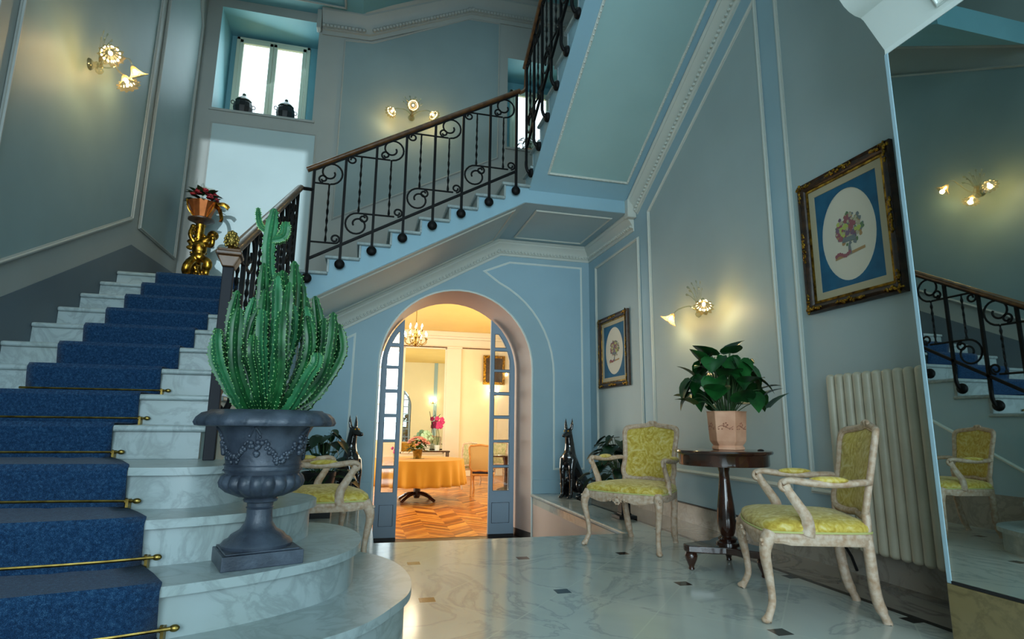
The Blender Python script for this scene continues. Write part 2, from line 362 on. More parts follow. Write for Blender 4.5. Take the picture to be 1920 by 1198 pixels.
# back wall, lower (hall side)
low=[(-.78,DZ),(XR,DZ),(XR,3.262),(1.613,3.262),(-.37,2.136),(-.78,1.9)]
hole=A1
g=G()
left=[(-.78,DZ),(.165,DZ)]
poly=[(-.78,DZ)]+A1+[(XR,DZ),(XR,3.262),(1.613,3.262),(-.37,2.136),(-.78,1.9)]
g.sheet(poly,YB,'y'); struct(g.build('wall_back',P_FR,smooth=0))
g=G(); g.loft([[(x,YB,z) for x,z in A1],[(x,YD,z) for x,z in A2]],False); struct(g.build('wall_arch_reveal',P_PINK))
g=G(); strip(g,[(x,YB,z) for x,z in A1],(0,-1,0),[(-.006,-.002),(-.006,.012),(.012,.012),(.02,0)],False,1); struct(g.build('trim_arch_edge',P_WHITE))
arcR=arcpts(1.135,1.5,1.27,1.3,0,1.15,10)
rp=[(2.405,.30)]+arcR+[(1.45,2.83),(1.79,2.975),(2.80,2.975),(2.81,.30)]
lp=[(-.70,.30),(-.16,.30),(-.14,1.91),(-.70,1.60)]
g=G(); g.prism(rp,YB-.003,YB,'y'); g.prism(lp,YB-.003,YB,'y'); struct(g.build('wall_panel_back',P_BPAN,smooth=0))
trim([[(x,YB-.003,z) for x,z in rp],[(x,YB-.003,z) for x,z in lp]],(0,-1,0),.026,.012,P_WHITE)
g=G(); g.box(2.12,XR,YB-.02,YB,0,.17).box(-.78,.13,YB-.02,YB,0,.17); struct(g.build('baseboard_back',P_FR,smooth=0,bevel=.004))
g=G(); g.loft([[(2.112,YB-.008,DZ),(1.99,YD,DZ)],[(2.112,YB-.008,DZ+.10),(1.992,YD,DZ+.10)]],False); g.box(2.05,2.12,YB-.01,YB,DZ,DZ+.04); struct(g.build('baseboard_arch',M_BLACK,smooth=0,solid=.012))
cornice([(-.78,YB,1.91),(-.37,YB,2.136),(1.613,YB,3.262),(XR,YB,3.262)],(0,-1,0),-1)
# back wall, upper
NI=[(-2.0,4.62),(-.83,4.62),(-.83,6.03),(-2.0,6.03)]; NR=[(1.73,4.62),(2.62,4.62),(2.62,6.0),(1.73,6.0)]
g=G(); g.sheet([(XL,2.0),(-.78,1.9),(-.37,2.136),(1.613,3.262),(XR,3.262),(XR,7.3),(XL,7.3)],YB+.002,'y',[NI,NR]); struct(g.build('wall_back_upper',P_BEIGE,smooth=0))
for nm,q,mm in (('wall_window_reveal',NI,P_TEAL),('wall_window_reveal',NR,P_TEAL)):
    g=G(); g.loft([[(x,YB,z) for x,z in q],[(x,7.72,z) for x,z in q]]); struct(g.build(nm,mm,smooth=0))
g=G(); g.box(-2.03,-.80,YB-.02,7.72,4.60,4.63).box(1.71,2.64,YB-.02,7.72,4.60,4.63); struct(g.build('trim_window_sills',P_BEIGE,smooth=0,bevel=.006))
pu=[(-.50,3.35),(1.6,4.45),(1.6,6.52),(1.142,6.50),(-.136,5.87),(-.50,5.84)]; pw=[(-1.98,2.42),(-.77,2.42),(-.77,4.44),(-1.98,4.44)]
g=G(); g.prism(pu,YB-.003,YB,'y'); struct(g.build('wall_panel_upper',P_UPAN,smooth=0))
g=G(); g.prism(pw,YB-.003,YB,'y'); struct(g.build('wall_panel_landing',P_PAN,smooth=0))
trim([[(x,YB-.003,z) for x,z in p] for p in (pu,pw)],(0,-1,0),.022,.012,P_BEIGE)
g=G(); g.box(XL,-.76,YB-.02,YB,2.145,2.32); struct(g.build('baseboard_landing',P_WHITE,smooth=0,bevel=.004))
cornice([(-.80,YB,6.22),(-.25,YB,6.24),(1.12,YB,6.86),(XR,YB,6.90)],(0,-1,0),-1,1.75,m=P_BEIGE)
g=G(); g.box(-.86,-.80,YB-.10,YB+.02,5.90,6.24); struct(g.build('trim_cornice_return',P_BEIGE,bevel=.01))
# left wall
g=G(); g.box(XL-.15,XL,-7,7.6,0,7.3); struct(g.build('wall_left',P_BEIGE,smooth=0))
bz=lambda y:1.582+.5*(y-4.055)
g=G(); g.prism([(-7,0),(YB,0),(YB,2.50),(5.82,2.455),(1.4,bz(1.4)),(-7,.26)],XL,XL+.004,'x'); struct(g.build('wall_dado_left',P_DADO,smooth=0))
mz=lambda y:1.784+.517*(y-3.997)
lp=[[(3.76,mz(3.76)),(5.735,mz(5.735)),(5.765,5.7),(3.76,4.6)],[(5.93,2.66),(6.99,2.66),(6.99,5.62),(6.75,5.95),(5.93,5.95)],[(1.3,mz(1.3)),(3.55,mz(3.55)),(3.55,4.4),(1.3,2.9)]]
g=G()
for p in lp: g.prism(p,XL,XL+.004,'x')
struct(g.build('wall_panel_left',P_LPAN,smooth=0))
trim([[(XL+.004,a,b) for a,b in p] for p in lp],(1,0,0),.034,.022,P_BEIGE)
cornice([(XL,3.9,4.87),(XL,5.75,6.14),(XL,YB,6.14)],(1,0,0),1,1.3,m=P_BEIGE)
# front (behind the camera) and ceilings
g=G(); g.prism([(XL-.15,0),(XR+.15,0),(XR+.15,4.85),(XL-.15,4.85)],-7.15,-7,'y',holes=[[(-2.07,2.76),(-.86,2.76),(-.86,4.77),(-2.07,4.77)]]); struct(g.build('wall_front',P_FR,smooth=0))  # unseen opening, cut so the sun patch lands on the landing wall
g=G(); g.box(XL-.15,XR+.15,-7.15,1.9,4.85,5.0); struct(g.build('ceiling',P_WHITE,smooth=0))
g=G(); g.box(XL-.15,XR+.15,1.75,1.9,4.85,7.3); struct(g.build('wall_gallery',P_BEIGE,smooth=0))
g=G(); g.box(XL-.15,XR+.15,1.85,7.75,7.3,7.4); struct(g.build('ceiling_upper',P_FR,smooth=0))
# ---------------------------------------------------------------- windows
def window(nm,x0,x1,z0,z1,Y,wall):
    n=struct(thing('window_%d'%nm,'','window',(0,0,0))); del n['label']; del n['category']
    g=G(); X0,X1,Z0,Z1=wall
    for a in ((X0,x0,Z0,Z1),(x1,X1,Z0,Z1),(x0,x1,Z0,z0),(x0,x1,z1,Z1)):
        if a[1]-a[0]>.001 and a[3]-a[2]>.001: g.box(a[0],a[1],Y+.02,Y+.06,a[2],a[3])
    if g.v: g.build('window_wall',P_TEAL,n,0)
    g=G(); w=.045
    for a in ((x0,x0+w,z0,z1),(x1-w,x1,z0,z1),(x0,x1,z0,z0+w),(x0,x1,z1-w,z1)): g.box(a[0],a[1],Y-.03,Y+.05,a[2],a[3])
    g.build('window_frame',M_WFR,n,0,bevel=.006)
    m=(x0+x1)/2
    for a,b in ((x0+w,m),(m,x1-w)):
        g=G(); s=.052
        for q in ((a,a+s,z0+w,z1-w),(b-s,b,z0+w,z1-w),(a,b,z0+w,z0+w+s),(a,b,z1-w-s,z1-w)): g.box(q[0]+.002,q[1]-.002,Y-.05,Y-.005,q[2],q[3])
        sh=g.build('window_sash',M_WFR,n,0,bevel=.006)
        g=G(); g.box(a+s,b-s,Y-.03,Y-.024,z0+w+s,z1-w-s); g.build('pane',M_GLASS,sh,0)
    return n
window(1,-1.93,-.985,4.72,6.0,7.68,(-2.0,-.83,4.62,6.03))
window(2,1.90,2.56,4.76,5.86,7.68,(1.73,2.62,4.62,6.0))
# ---------------------------------------------------------------- staircase
ST=thing('staircase','grand marble staircase rising in three flights around the hall, blue underside','staircase',(0,0,0))
Yk=lambda k:1.773+.293*k
XS=-.79
pr=[(3.3,0)]
for k in range(5,14): pr+=[(Yk(k)+.05,(k-1)*r-.03 if k>5 else 0),(Yk(k)+.05,k*r-.03)]
pr+=[(YB,13*r-.03),(YB,0)]
g=G(); g.prism(pr[1:],XL+.01,XS,'x'); g.build('stair_body',P_FR,ST,0)
for k in range(5,14):
    g=G(); g.box(XL+.006,XS+.0,Yk(k)+.025,Yk(k)+.052,(k-1)*r,k*r-.03); g.build('riser',M_STEP,ST,0)
    g=G(); g.box(XL+.006,XS+.03,Yk(k),Yk(k)+.293+.052 if k<13 else YB-.001,k*r-.032,k*r); g.build('tread',M_STEP,ST,bevel=.012,seg=3)
OUT={1:[(XL,1.55),(-1.5,1.66),(-.8,1.80),(-.4,1.92),(-.081,2.075),(.06,2.20),(.16,2.371),(.225,2.523),(.25,2.717),(.235,2.92),(.19,3.10),(.11,3.26),(0,3.37),(-.2,3.45),(-.78,3.50)],
 2:[(XL,1.80),(-1.5,1.93),(-.956,2.05),(-.62,2.13),(-.379,2.23),(-.20,2.35),(-.085,2.46),(0,2.62),(.026,2.80),(.012,2.96),(-.04,3.12),(-.12,3.24),(-.22,3.31),(-.4,3.36),(-.78,3.38)],
 3:[(XL,2.25),(-1.1,2.33),(-.73,2.40),(-.44,2.51),(-.27,2.70),(-.19,2.90),(-.205,3.03),(-.25,3.13),(-.34,3.21),(-.5,3.27),(-.78,3.30)],
 4:[(XL,2.74),(-1.2,2.71),(-.80,2.67),(-.62,2.70),(-.50,2.85),(-.47,3.0),(-.52,3.13),(-.64,3.22),(-.78,3.24)]}
SM={k:[tuple(p[:2]) for p in cr([(a,b,0) for a,b in v],6)] for k,v in OUT.items()}
def inset(p,d):
    o=[]
    for i in range(len(p)):
        a=Vector(p[max(i-1,0)]); b=Vector(p[min(i+1,len(p)-1)]); t=(b-a).normalized(); o.append((p[i][0]-t.y*d,p[i][1]+t.x*d))
    return o
for k in (1,2,3,4):
    p=SM[k]; q=inset(p,.028); q[0]=(XL+.006,q[0][1]); q[-1]=(-.785,q[-1][1]); p=[(XL+.006,p[0][1])]+p[1:-1]+[(-.785,p[-1][1])]
    g=G(); g.prism(q+[(XL+.006,q[-1][1])],0 if k==1 else (k-1)*r,k*r-.03); g.build('riser',M_STEP,ST,30)
    g=G(); g.prism(p+[(XL+.006,p[-1][1])],k*r-.032,k*r); g.build('tread',M_STEP,ST,50,bevel=.012,seg=3)
X2=lambda k:-.41+.298*(k-14)
pr=[(-.79,1.90),(-.79,2.115)]
for k in range(14,22): pr+=[(X2(k)-.305,(k-1)*r-.03),(X2(k)-.305,k*r-.03)]
pr+=[(XR,21*r-.03),(XR,3.27),(1.613,3.27),(-.37,2.144)]
g=G(); g.prism(pr,5.745,YB,'y'); g.build('stair_string',P_STR,ST,0)
for k in range(14,22):
    g=G(); g.box(X2(k)-.309,X2(k)-.29,5.73,YB,(k-1)*r,k*r-.03); g.build('riser',M_STEP,ST,0)
    g=G(); g.box(X2(k)-.335,X2(k) if k<21 else 1.67,5.70,YB,k*r-.032,k*r)
    if k==21: g.box(1.66,XR-.004,5.72,YB,k*r-.032,k*r)
    g.build('tread',M_STEP,ST,bevel=.01,seg=2)
def soff(name,pts,m,nrmoff=(0,0,-.004)):
    g=G(); o=Vector(nrmoff); P=[Vector(p) for p in pts]; g.loft([P,[p+o for p in P]],True,True,True); return g.build(name,m,ST,0)
s2=lambda x:2.136+.5678*(x+.37)
soff('soffit',[(-.78,5.745,s2(-.78)+.004),(1.613,5.745,3.266),(1.613,YB,3.266),(-.78,YB,s2(-.78)+.004)],P_SOF)
soff('soffit',[(1.613,5.745,3.268),(XR,5.745,3.268),(XR,YB,3.268),(1.613,YB,3.268)],P_FR)
soff('soffit_panel',[(1.80,5.92,3.264),(2.715,5.92,3.264),(2.715,6.91,3.264),(1.80,6.91,3.264)],P_SOF)
trim([[(1.80,5.92,3.26),(2.715,5.92,3.26),(2.715,6.91,3.26),(1.80,6.91,3.26)]],(0,0,-1),.024,.014)
sl=Vector((-.5678,0,1)).normalized()
trim([[(-.6,5.86,s2(-.6)),(1.52,5.86,s2(1.52)),(1.52,6.96,s2(1.52)),(-.6,6.96,s2(-.6))]],(-sl),.022,.012)
y3=lambda k:5.90-.28*(k-22)
pr=[(5.745,3.415),(5.90,3.42)]
for k in range(22,35): pr+=[(y3(k)-.03,(k-1)*r-.03),(y3(k)-.03,k*r-.03)]
pr+=[(2.2,34*r-.03),(2.2,z3(2.2))]
g=G(); g.prism(pr,1.652,XR-.003,'x'); g.build('stair_string',P_STR,ST,0)
for k in range(22,35):
    g=G(); g.box(1.645,XR-.004,y3(k)-.045,y3(k)-.025,(k-1)*r,k*r-.03); g.build('riser',M_STEP,ST,0)
    g=G(); g.box(1.62,XR-.004,y3(k)-.28-.045,y3(k),k*r-.032,k*r); g.build('tread',M_STEP,ST,bevel=.01)
soff('soffit_panel',[(1.815,5.53,z3(5.53)+.001),(2.742,5.53,z3(5.53)+.001),(2.742,2.5,z3(2.5)+.001),(1.815,2.5,z3(2.5)+.001)],P_SPAN)
s3=Vector((0,-.5975,-1)).normalized()
q3=[(1.815,5.53,z3(5.53)-.003),(2.742,5.53,z3(5.53)-.003),(2.742,2.5,z3(2.5)-.003),(1.815,2.5,z3(2.5)-.003)]
t3=trim([q3],s3,.026,.016)
# bead row beside the moulding of the great soffit panel
g=G()
for a,b in zip(q3,q3[1:]+q3[:1]):
    a,b=Vector(a),Vector(b); k=int((b-a).length/.05)
    for i in range(k): g.sph(a+(b-a)*(i+.5)/k+s3*.012,.010,5,4)
nt[0]+=1; struct(g.build('trim_%d'%nt[0],P_MLD))
# upper flights (undersides seen at the top)
g=G(); g.prism([(XL,6.15),(-.28,6.17),(1.10,6.86),(XR,6.90),(XR,7.2),(1.0,7.2),(-.3,6.5),(XL,6.5)],5.75,YB,'y'); g.build('stair_string',P_TEAL,ST,0)
g=G(); g.prism([(5.75,6.15),(3.9,4.88),(3.9,5.15),(5.75,6.45)],XL+.003,-.85,'x'); g.build('stair_string',P_TEAL,ST,0)
trim([[(-2.0,5.95,6.148),(-.5,5.95,6.148),(-.5,6.9,6.148),(-2.0,6.9,6.148)]],(0,0,-1),.03,.016,P_BEIGE)
# diagonal moulding and base on the stair side (seen in the mirror)
g=G(); strip(g,[(XS,3.5,.42),(XS,7.0,2.38)],(1,0,0),PRO(.03,.016)); nt[0]+=1; struct(g.build('trim_%d'%nt[0],P_WHITE))
g=G(); g.box(XS,XS+.015,3.5,YB,0,.30); struct(g.build('baseboard_stair',M_SKIRT,smooth=0))
# ---------------------------------------------------------------- mirror pier
PX=2.29
g=G(); g.box(PX+.003,XR,-2.2,1.9,.25,2.60).box(2.03,XR,-2.2,1.899,3.04,4.84); struct(g.build('wall_mirror_pier',P_FR,smooth=0))
g=G(); g.box(PX-.012,XR,-2.2,1.905,0,.25); struct(g.build('baseboard_pier',M_BRN,smooth=0,bevel=.006))
mr=thing('wall_mirror','tall wall mirror on the pier reflecting the staircase railing','mirror',(PX,0,0))
g=G(); g.box(-.008,.0,-1.6,1.882,.262,2.57); g.build('mirror_glass',M_MIRR,mr,0)
for q in ((1.882,1.903),(-1.63,-1.6)): g=G(); g.box(-.010,.003,q[0],q[1],.25,2.575); g.build('side_strip',P_FR,mr,0,bevel=.003)
g=G(); g.box(-.012,.003,-1.6,1.882,.25,.262); g.build('bottom_strip',M_BLACK,mr,0)
cp=[(XR,2.575),(2.285,2.575),(2.285,2.60),(2.18,2.735),(2.165,2.745)]+[(2.165-.135*math.sin(a),2.745+.16*(1-math.cos(a))) for a in (.25,.5,.75,1.0,1.25,1.5)]+[(2.03,3.05),(XR,3.05)]
g=G(); g.prism(cp,-2.2,1.9,'y'); struct(g.build('trim_pier_cornice',P_WHITE,smooth=25))
d=Vector((2.18-2.285,0,2.735-2.60)).normalized(); nn=Vector((-d.z,0,d.x))
g=G()
for y in (1.62,.95,.28):
    P=[Vector((2.285,y,2.60))+d*.03,Vector((2.285,y,2.60))+d*.14]; Q=[p-Vector((0,.55,0)) for p in P]
    strip(g,[P[0],P[1],Q[1],Q[0]],nn,PRO(.02,.012),True)
nt[0]+=1; struct(g.build('trim_%d'%nt[0],P_WHITE))
# ================================================================ RAILINGS
def spiral(cx,cz,R,a0,turns,ccw,rend=.35,n=26):
    o=[]
    for i in range(n+1):
        t=i/n; a=a0+(1 if ccw else -1)*turns*2*PI*t; q=R*(1-(1-rend)*t**1.4); o.append((cx+q*math.cos(a),cz+q*math.sin(a)))
    return o
def railing(name,label,mp,step,n,zt,zb,zball,hook=None,start=1,rail=None,ballr=.05,skipfirst=False):
    """mp(s,z,o=0)->world point; zt/zb/zball functions of s"""
    t=thing(name,label,'stair railing',(0,0,0))
    for i in range(0,n):
        s=i*step
        if skipfirst and i==0: continue
        g=G()
        if hook is None:
            g.tube([mp(s,zt(s)),mp(s,zball(s))],.0185,4)
            c=mp(s,zball(s)); g.sph(c,(ballr,ballr*.7,ballr),14,10)
        else:
            z0=zball(s); pts=[(0,zt(s)),(0,z0+.16),(0,z0+.10),(hook*.35,z0+.045),(hook*.8,z0+.03)]
            g.tube([mp(s,pts[0][1]),mp(s,pts[1][1])],.0175,4)
            g.tube(cr([mp(s,b,a) for a,b in pts[1:]],5),.017,8)
            c=mp(s,z0+.03,hook); g.sph(c,(.035,.05,.05) ,12,8)
        g.build('post',M_IRON,t,30)
    S=(n-1)*step
    g=G(); g.tube([mp(0,zb(0)),mp(S,zb(S))],.0175,4); g.build('bottom_rail',M_IRON,t,30)
    R0,R1=rail if rail else (-.06,S+.02)
    g=G(); p0,p1=Vector(mp(R0,zt(R0)+.028)),Vector(mp(R1,zt(R1)+.028)); g.tube([p0,p1],[.036,.036],12,sx=.75,sy=1.); g.build('handrail',M_WOOD,t,50)
    g=G(); g.tube([mp(0,zt(0)-.004),mp(S,zt(S)-.004)],.012,4); g.build('rail_support',M_IRON,t,30)
    # scroll motifs spanning two bays
    p=start
    while p<n:
        s0=p*step; s2=(p+2)*step; zT=zt(s0)+.03; zB=zb(s0+2*step)+.01
        def cv(g,pts,rr=.0098):
            P=[mp(a,b) for a,b in pts if -.001<=a<=S+.001]
            if len(P)>2: g.tube(P,rr,6)
        a=max(s0,0)+.06*(p>=0); b=min(s2,S); aa=max(s0+.14,0)
        top,bot=G(),G()
        if p>=0:
            cv(top,spiral(s0+.06,zT-.045,.045,PI/2,1.3,True))
            cv(bot,list(reversed(spiral(s0+.14,zB-.12,.12,PI/2,1.3,True,.28)))); cv(bot,spiral(s0+.20,zB-.05,.042,PI/2,1.2,False,.4))
        if s2<=S+.001:
            cv(top,spiral(s2-.14,zT+.12,.12,-PI/2,1.3,True,.28)); cv(top,spiral(s2-.21,zT+.05,.042,-PI/2,1.2,False,.4))
            cv(bot,spiral(s2-.06,zB+.045,.045,-PI/2,1.3,True))
        cv(top,[(a+(b-a)*q/10,zT) for q in range(11) if s2-.14>=a+(b-a)*q/10]); cv(bot,[(aa+(b-aa)*q/10,zB) for q in range(11) if aa+(b-aa)*q/10<=s2-.05])
        for g in (top,bot):
            if g.v: g.build('scroll_work',M_IRON,t,40)
        for q in (.5,1.5):
            s=s0+q*step
            if 0<s<S:
                a,b=zT,zB; g=G(); g.tube([mp(s,b+(a-b)*i/24) for i in range(25)],[.0105+.003*math.sin(i*1.6) for i in range(25)],4,twist=.45); g.build('twisted_bar',M_IRON,t,30)
        p+=2
    return t
x0=-.60
r2=railing('stair_railing','black wrought-iron scroll railing of the flight crossing above the arch',lambda s,z,o=0:(x0+s,5.69+o,z),.2985,8,
    lambda s:3.345+.5625*s,lambda s:2.417+.5625*s,lambda s:2.222+.548*s,start=-1,rail=(-.07,2.12))
# lower flight: plane x=-.72, posts curl to the string
y0=3.20
r1=railing('stair_railing','black wrought-iron railing of the lowest carpeted flight, joined to the square post',lambda s,z,o=0:(-.715+o,y0+s,z),.293,9,
    lambda s:1.71+.565*s,lambda s:.98+.565*s,lambda s:.70+.558*s,hook=-.06,start=0,rail=(0.02,2.46),skipfirst=True)
r3=railing('stair_railing','black wrought-iron railing of the upper flight beside the great sloping soffit',lambda s,z,o=0:(1.585+o,5.62-s,z),.29,11,
    lambda s:4.86+.5893*s,lambda s:3.84+.5893*s,lambda s:3.53+.5893*s,hook=.055,start=0,rail=(-.06,2.95))
g=G(); g.tube([(-.715,5.60,3.10),(-.605,5.69,3.13)],.018,8); g.build('joint_bar',M_IRON,r1)
g=G(); g.tube(cr([(1.52,5.69,4.545),(1.585,5.685,4.60),(1.59,5.67,4.72),(1.585,5.64,4.86)],5),.022,8); g.build('rail_turn',M_WOOD,r3)
nw=thing('newel_post','square black newel post topped by a small brass pineapple finial','newel post',(-.715,3.15,.66),rad(6))
g=G(); g.box(-.026,.026,-.026,.026,0,1.0); g.build('post',M_NEWEL,nw,0,bevel=.004)
g=G(); g.prism([(-.028,.97),(.028,.97),(.052,1.02),(.052,1.03),(-.052,1.03),(-.052,1.02)],-.05,.05,'y'); g.box(-.062,.062,-.062,.062,1.03,1.052); g.box(-.054,.054,-.054,.054,1.052,1.066); g.build('cap',M_WOOD,nw,0,bevel=.006)
g=G(); g.lathe([(.012,1.066),(.02,1.07),(.012,1.08),(.024,1.09),(.037,1.105),(.040,1.125),(.033,1.15),(.02,1.17),(.006,1.182)],14)
for a in range(5):
    for b in range(9):
        z=1.096+a*.017; q=[.031,.038,.038,.032,.022][a]; an=2*PI*(b+a*.5)/9; g.sph((q*math.cos(an),q*math.sin(an),z),.009,6,4)
pf=g.build('pineapple_finial',M_BRASS,nw); pf.scale=(.82,.82,.95); pf.location=(0,0,1.066*.05)
# ================================================================ RUNNER + RODS
def ny(k,x):
    if k>=5: return Yk(k)
    p=SM[k]
    for a,b in zip(p,p[1:]):
        if a[0]<=x<=b[0]: return a[1]+(b[1]-a[1])*(x-a[0])/max(b[0]-a[0],1e-6)
    return p[0][1]
XE={1:(-2.08,-.55),2:(-2.08,-.585),3:(-2.06,-.73),4:(-2.0,-.90)}
xe=lambda k:XE.get(k,(-1.853,-1.175))
N=14; rows=[]
for k in range(1,14):
    A=xe(k); Bn=xe(k+1) if k<13 else A; Z=k*r; prev=xe(k-1) if k>1 else A
    L=[[],[],[],[],[],[]]
    for i in range(N+1):
        u=i/N; x=A[0]+(A[1]-A[0])*u; y=ny(k,x); xb=Bn[0]+(Bn[1]-Bn[0])*u; xm=(x*.55+xb*.45)
        yn=(ny(k+1,xb)+.018) if k<13 else YB-.9
        L[0].append((x,y+.012,Z-r+.008)); L[1].append((x,y-.006,Z-.045)); L[2].append((x,y-.010,Z-.012)); L[3].append((x,y+.006,Z+.010)); L[4].append((xm,(y+yn)/2,Z+.008)); L[5].append((xb if k<13 else x,yn,Z+.008))
    if k==1: L[0]=[(p[0],p[1]-.0,.004) for p in L[0]]
    rows+=L
g=G(); g.loft(rows,False); tag(g.build('stair_runner',M_CARPET,None,40,solid=.008),'deep blue carpet runner laid up the middle of the marble stairs','carpet')
rodlab={1:'lowest brass stair rod, cut by the bottom edge of the picture',2:'brass stair rod, second from the bottom, below the urn step',3:'brass stair rod, third from the bottom of the runner',4:'brass stair rod, fourth from the bottom of the runner',5:'brass stair rod, fifth from the bottom of the runner',6:'topmost visible brass stair rod, thin and dark on the runner'}
for k in range(1,7):
    A=xe(k+1); xa,xb=A[0]-.03,A[1]+.045; ya,yb=ny(k+1,max(xa,XL+.03)),ny(k+1,xb); z=k*r+.035
    if xa<XL+.02: xa=XL+.02
    t=thing('stair_rod',rodlab[k],'stair rod',(xb,yb+.006,z),0,'brass rods holding the stair runner')
    g=G(); n=10; P=[(xa-xb+(xb-xa)*i/n,ny(k+1,xa+(xb-xa)*i/n)-yb,0) for i in range(n+1)]; g.tube(P,.0062,8); g.build('rod',M_BRASS,t)
    g=G(); g.sph((0,0,0),(.016,.011,.011),10,8); g.lathe([(.006,-.02),(.012,-.02),(.012,-.014),(.006,-.014)],10,M=T(-.02,0,0,ry=PI/2)); g.build('finial',M_BRASS,t)
    g=G(); g.box(-.036,-.026,-.012,.022,-.035,.008); g.build('bracket',M_BRASS,t,0)
# ================================================================ URN WITH CACTUS
U=thing('potted_cactus','tall green cactus in a dark grey garlanded urn on the second marble step','potted plant',(-.362,2.465,.33),0)
g=G(); g.box(-.14,.14,-.14,.14,0,.05,T(rz=rad(20))); g.box(-.128,.128,-.128,.128,.05,.056,T(rz=rad(20))); ur=g.build('urn_plinth',M_URN,U,0,bevel=.006)
prof=[(.125,.056),(.128,.066),(.118,.078),(.105,.084),(.095,.098),(.066,.115),(.05,.14),(.046,.165),(.046,.19),(.051,.195),(.046,.20),(.048,.213),(.060,.217),(.063,.225),(.056,.236)]
g=G(); g.lathe(prof,36); g.build('urn_foot',M_URN,U,40)
bp=[(.05,.232),(.085,.238),(.125,.255),(.148,.275),(.153,.292),(.146,.312),(.134,.322)]
g=G(); g.lathe(bp,120,mod=lambda q,a:1+(.075*abs(math.cos(a*10))-.05)*(1 if 0<q<6 else .1)); g.build('urn_gadroon',M_URN,U,50)
body=[(.132,.318),(.137,.33),(.139,.345),(.137,.36),(.141,.40),(.149,.44),(.160,.475),(.175,.50),(.19,.513)]
g=G(); g.lathe(body,48,cap=False); 
for zz,q in ((.335,.142),(.355,.141)): g.tube([(q*math.cos(a*PI/24),q*math.sin(a*PI/24),zz) for a in range(48)],.0025,5,closed=True)
g.build('urn_bowl',M_URN,U,60)
rim=[(.16,.505),(.19,.505),(.235,.500),(.252,.503),(.258,.515),(.250,.533),(.232,.55),(.212,.556),(.205,.562),(.198,.562),(.188,.555),(.18,.53)]
g=G(); g.lathe(rim,144,mod=lambda q,a:1+(.012*math.cos(a*22) if 2<=q<=6 else 0),cap=False); 
for i in range(22):
    a=2*PI*i/22; g.sph((.232*math.cos(a),.232*math.sin(a),.532),(.017,.017,.013),8,6)
g.build('urn_rim',M_URN,U,50)
g=G(); random.seed(4)
def bz_(z):
    for a,b in zip(body,body[1:]):
        if a[1]<=z<=b[1]: return a[0]+(b[0]-a[0])*(z-a[1])/(b[1]-a[1])
    return .15
for i in range(5):
    a0=2*PI*i/5+rad(-95)
    for j in range(21):
        u=j/20; an=a0+.12+u*(2*PI/5-.24); z=.475-.085*math.sin(PI*u)-.01; th=.4+.6*math.sin(PI*u)
        for _ in range(3 if th>.6 else 1):
            zz=z+random.uniform(-.016,.016)*th; ab=an+random.uniform(-.05,.05)*th; q=bz_(zz)+.003; g.sph((q*math.cos(ab),q*math.sin(ab),zz),random.uniform(.006,.010)*(.6+.4*th),7,5)
    for _ in range(12):
        zz=.425+random.uniform(-.03,.02); ab=a0+random.uniform(-.14,.14)*(zz-.38)/.05; q=bz_(zz)+.004; g.sph((q*math.cos(ab),q*math.sin(ab),zz),.010,8,6)
    g.tube([((bz_(z)+.002)*math.cos(a0),(bz_(z)+.002)*math.sin(a0),z) for z in (.44,.46,.48,.497)],.003,5)
    for sg in (-1,1): g.tube([((bz_(z)+.003)*math.cos(a0+sg*q),(bz_(z)+.003)*math.sin(a0+sg*q),z) for q,z in ((.01,.497),(.06,.485),(.11,.470))],.0045,5)
g.build('urn_garland',M_URN,U,50)
g=G(); g.lathe([(.001,.535),(.10,.54),(.182,.535)],24); g.build('soil',M_SOIL,U)
random.seed(11)
def branch(pts,R,pale=False,ribs=5,taper=True,name='cactus_stem'):
    P=cr(pts,7); n=len(P); g=G()
    rr=[R*(.62+.38*min(1,(i/n)*5))*(1+.05*math.sin(i*1.9))*(1 if i<n-4 else (.93,.80,.58,.26)[i-(n-4)]) for i in range(n)]
    st=lambda j,i:(1.0+.12*math.sin(i*2.6),.80,.60,.80)[j%4]
    g.tube(P,rr,ribs*4,star=st)
    g.cur=1
    # spine clusters along the ridges
    for i in range(1,n-1):
        t=(P[i+1]-P[i-1]).normalized(); base=i*ribs*4
        for j in range(0,ribs*4,4):
            v=Vector(g.v[base+j]); d=(v-P[i]).normalized(); s=.0038
            g.add([v+d*s*1.3,v+t*s-d*.001,v-t*s-d*.001,v+d.cross(t)*s*.7],[(0,1,3),(0,3,2),(0,2,1)])
    return g.build(name,[M_CACL if pale else M_CACT,M_SPINE],U,28)
# woody core
g=G(); g.tube(cr([(0,0,.52),(.01,0,.62),(.0,.01,.70)],5),[.045]*6+[.038]*5,9); g.build('woody_base',M_BARK,U)
cs,sn=math.cos(.15),math.sin(.15)   # picture-facing frame: across = (cs,sn), away = (-sn,cs)
def L(s,d,z): return Vector((s*cs-d*sn,s*sn+d*cs,z))
tips=[]
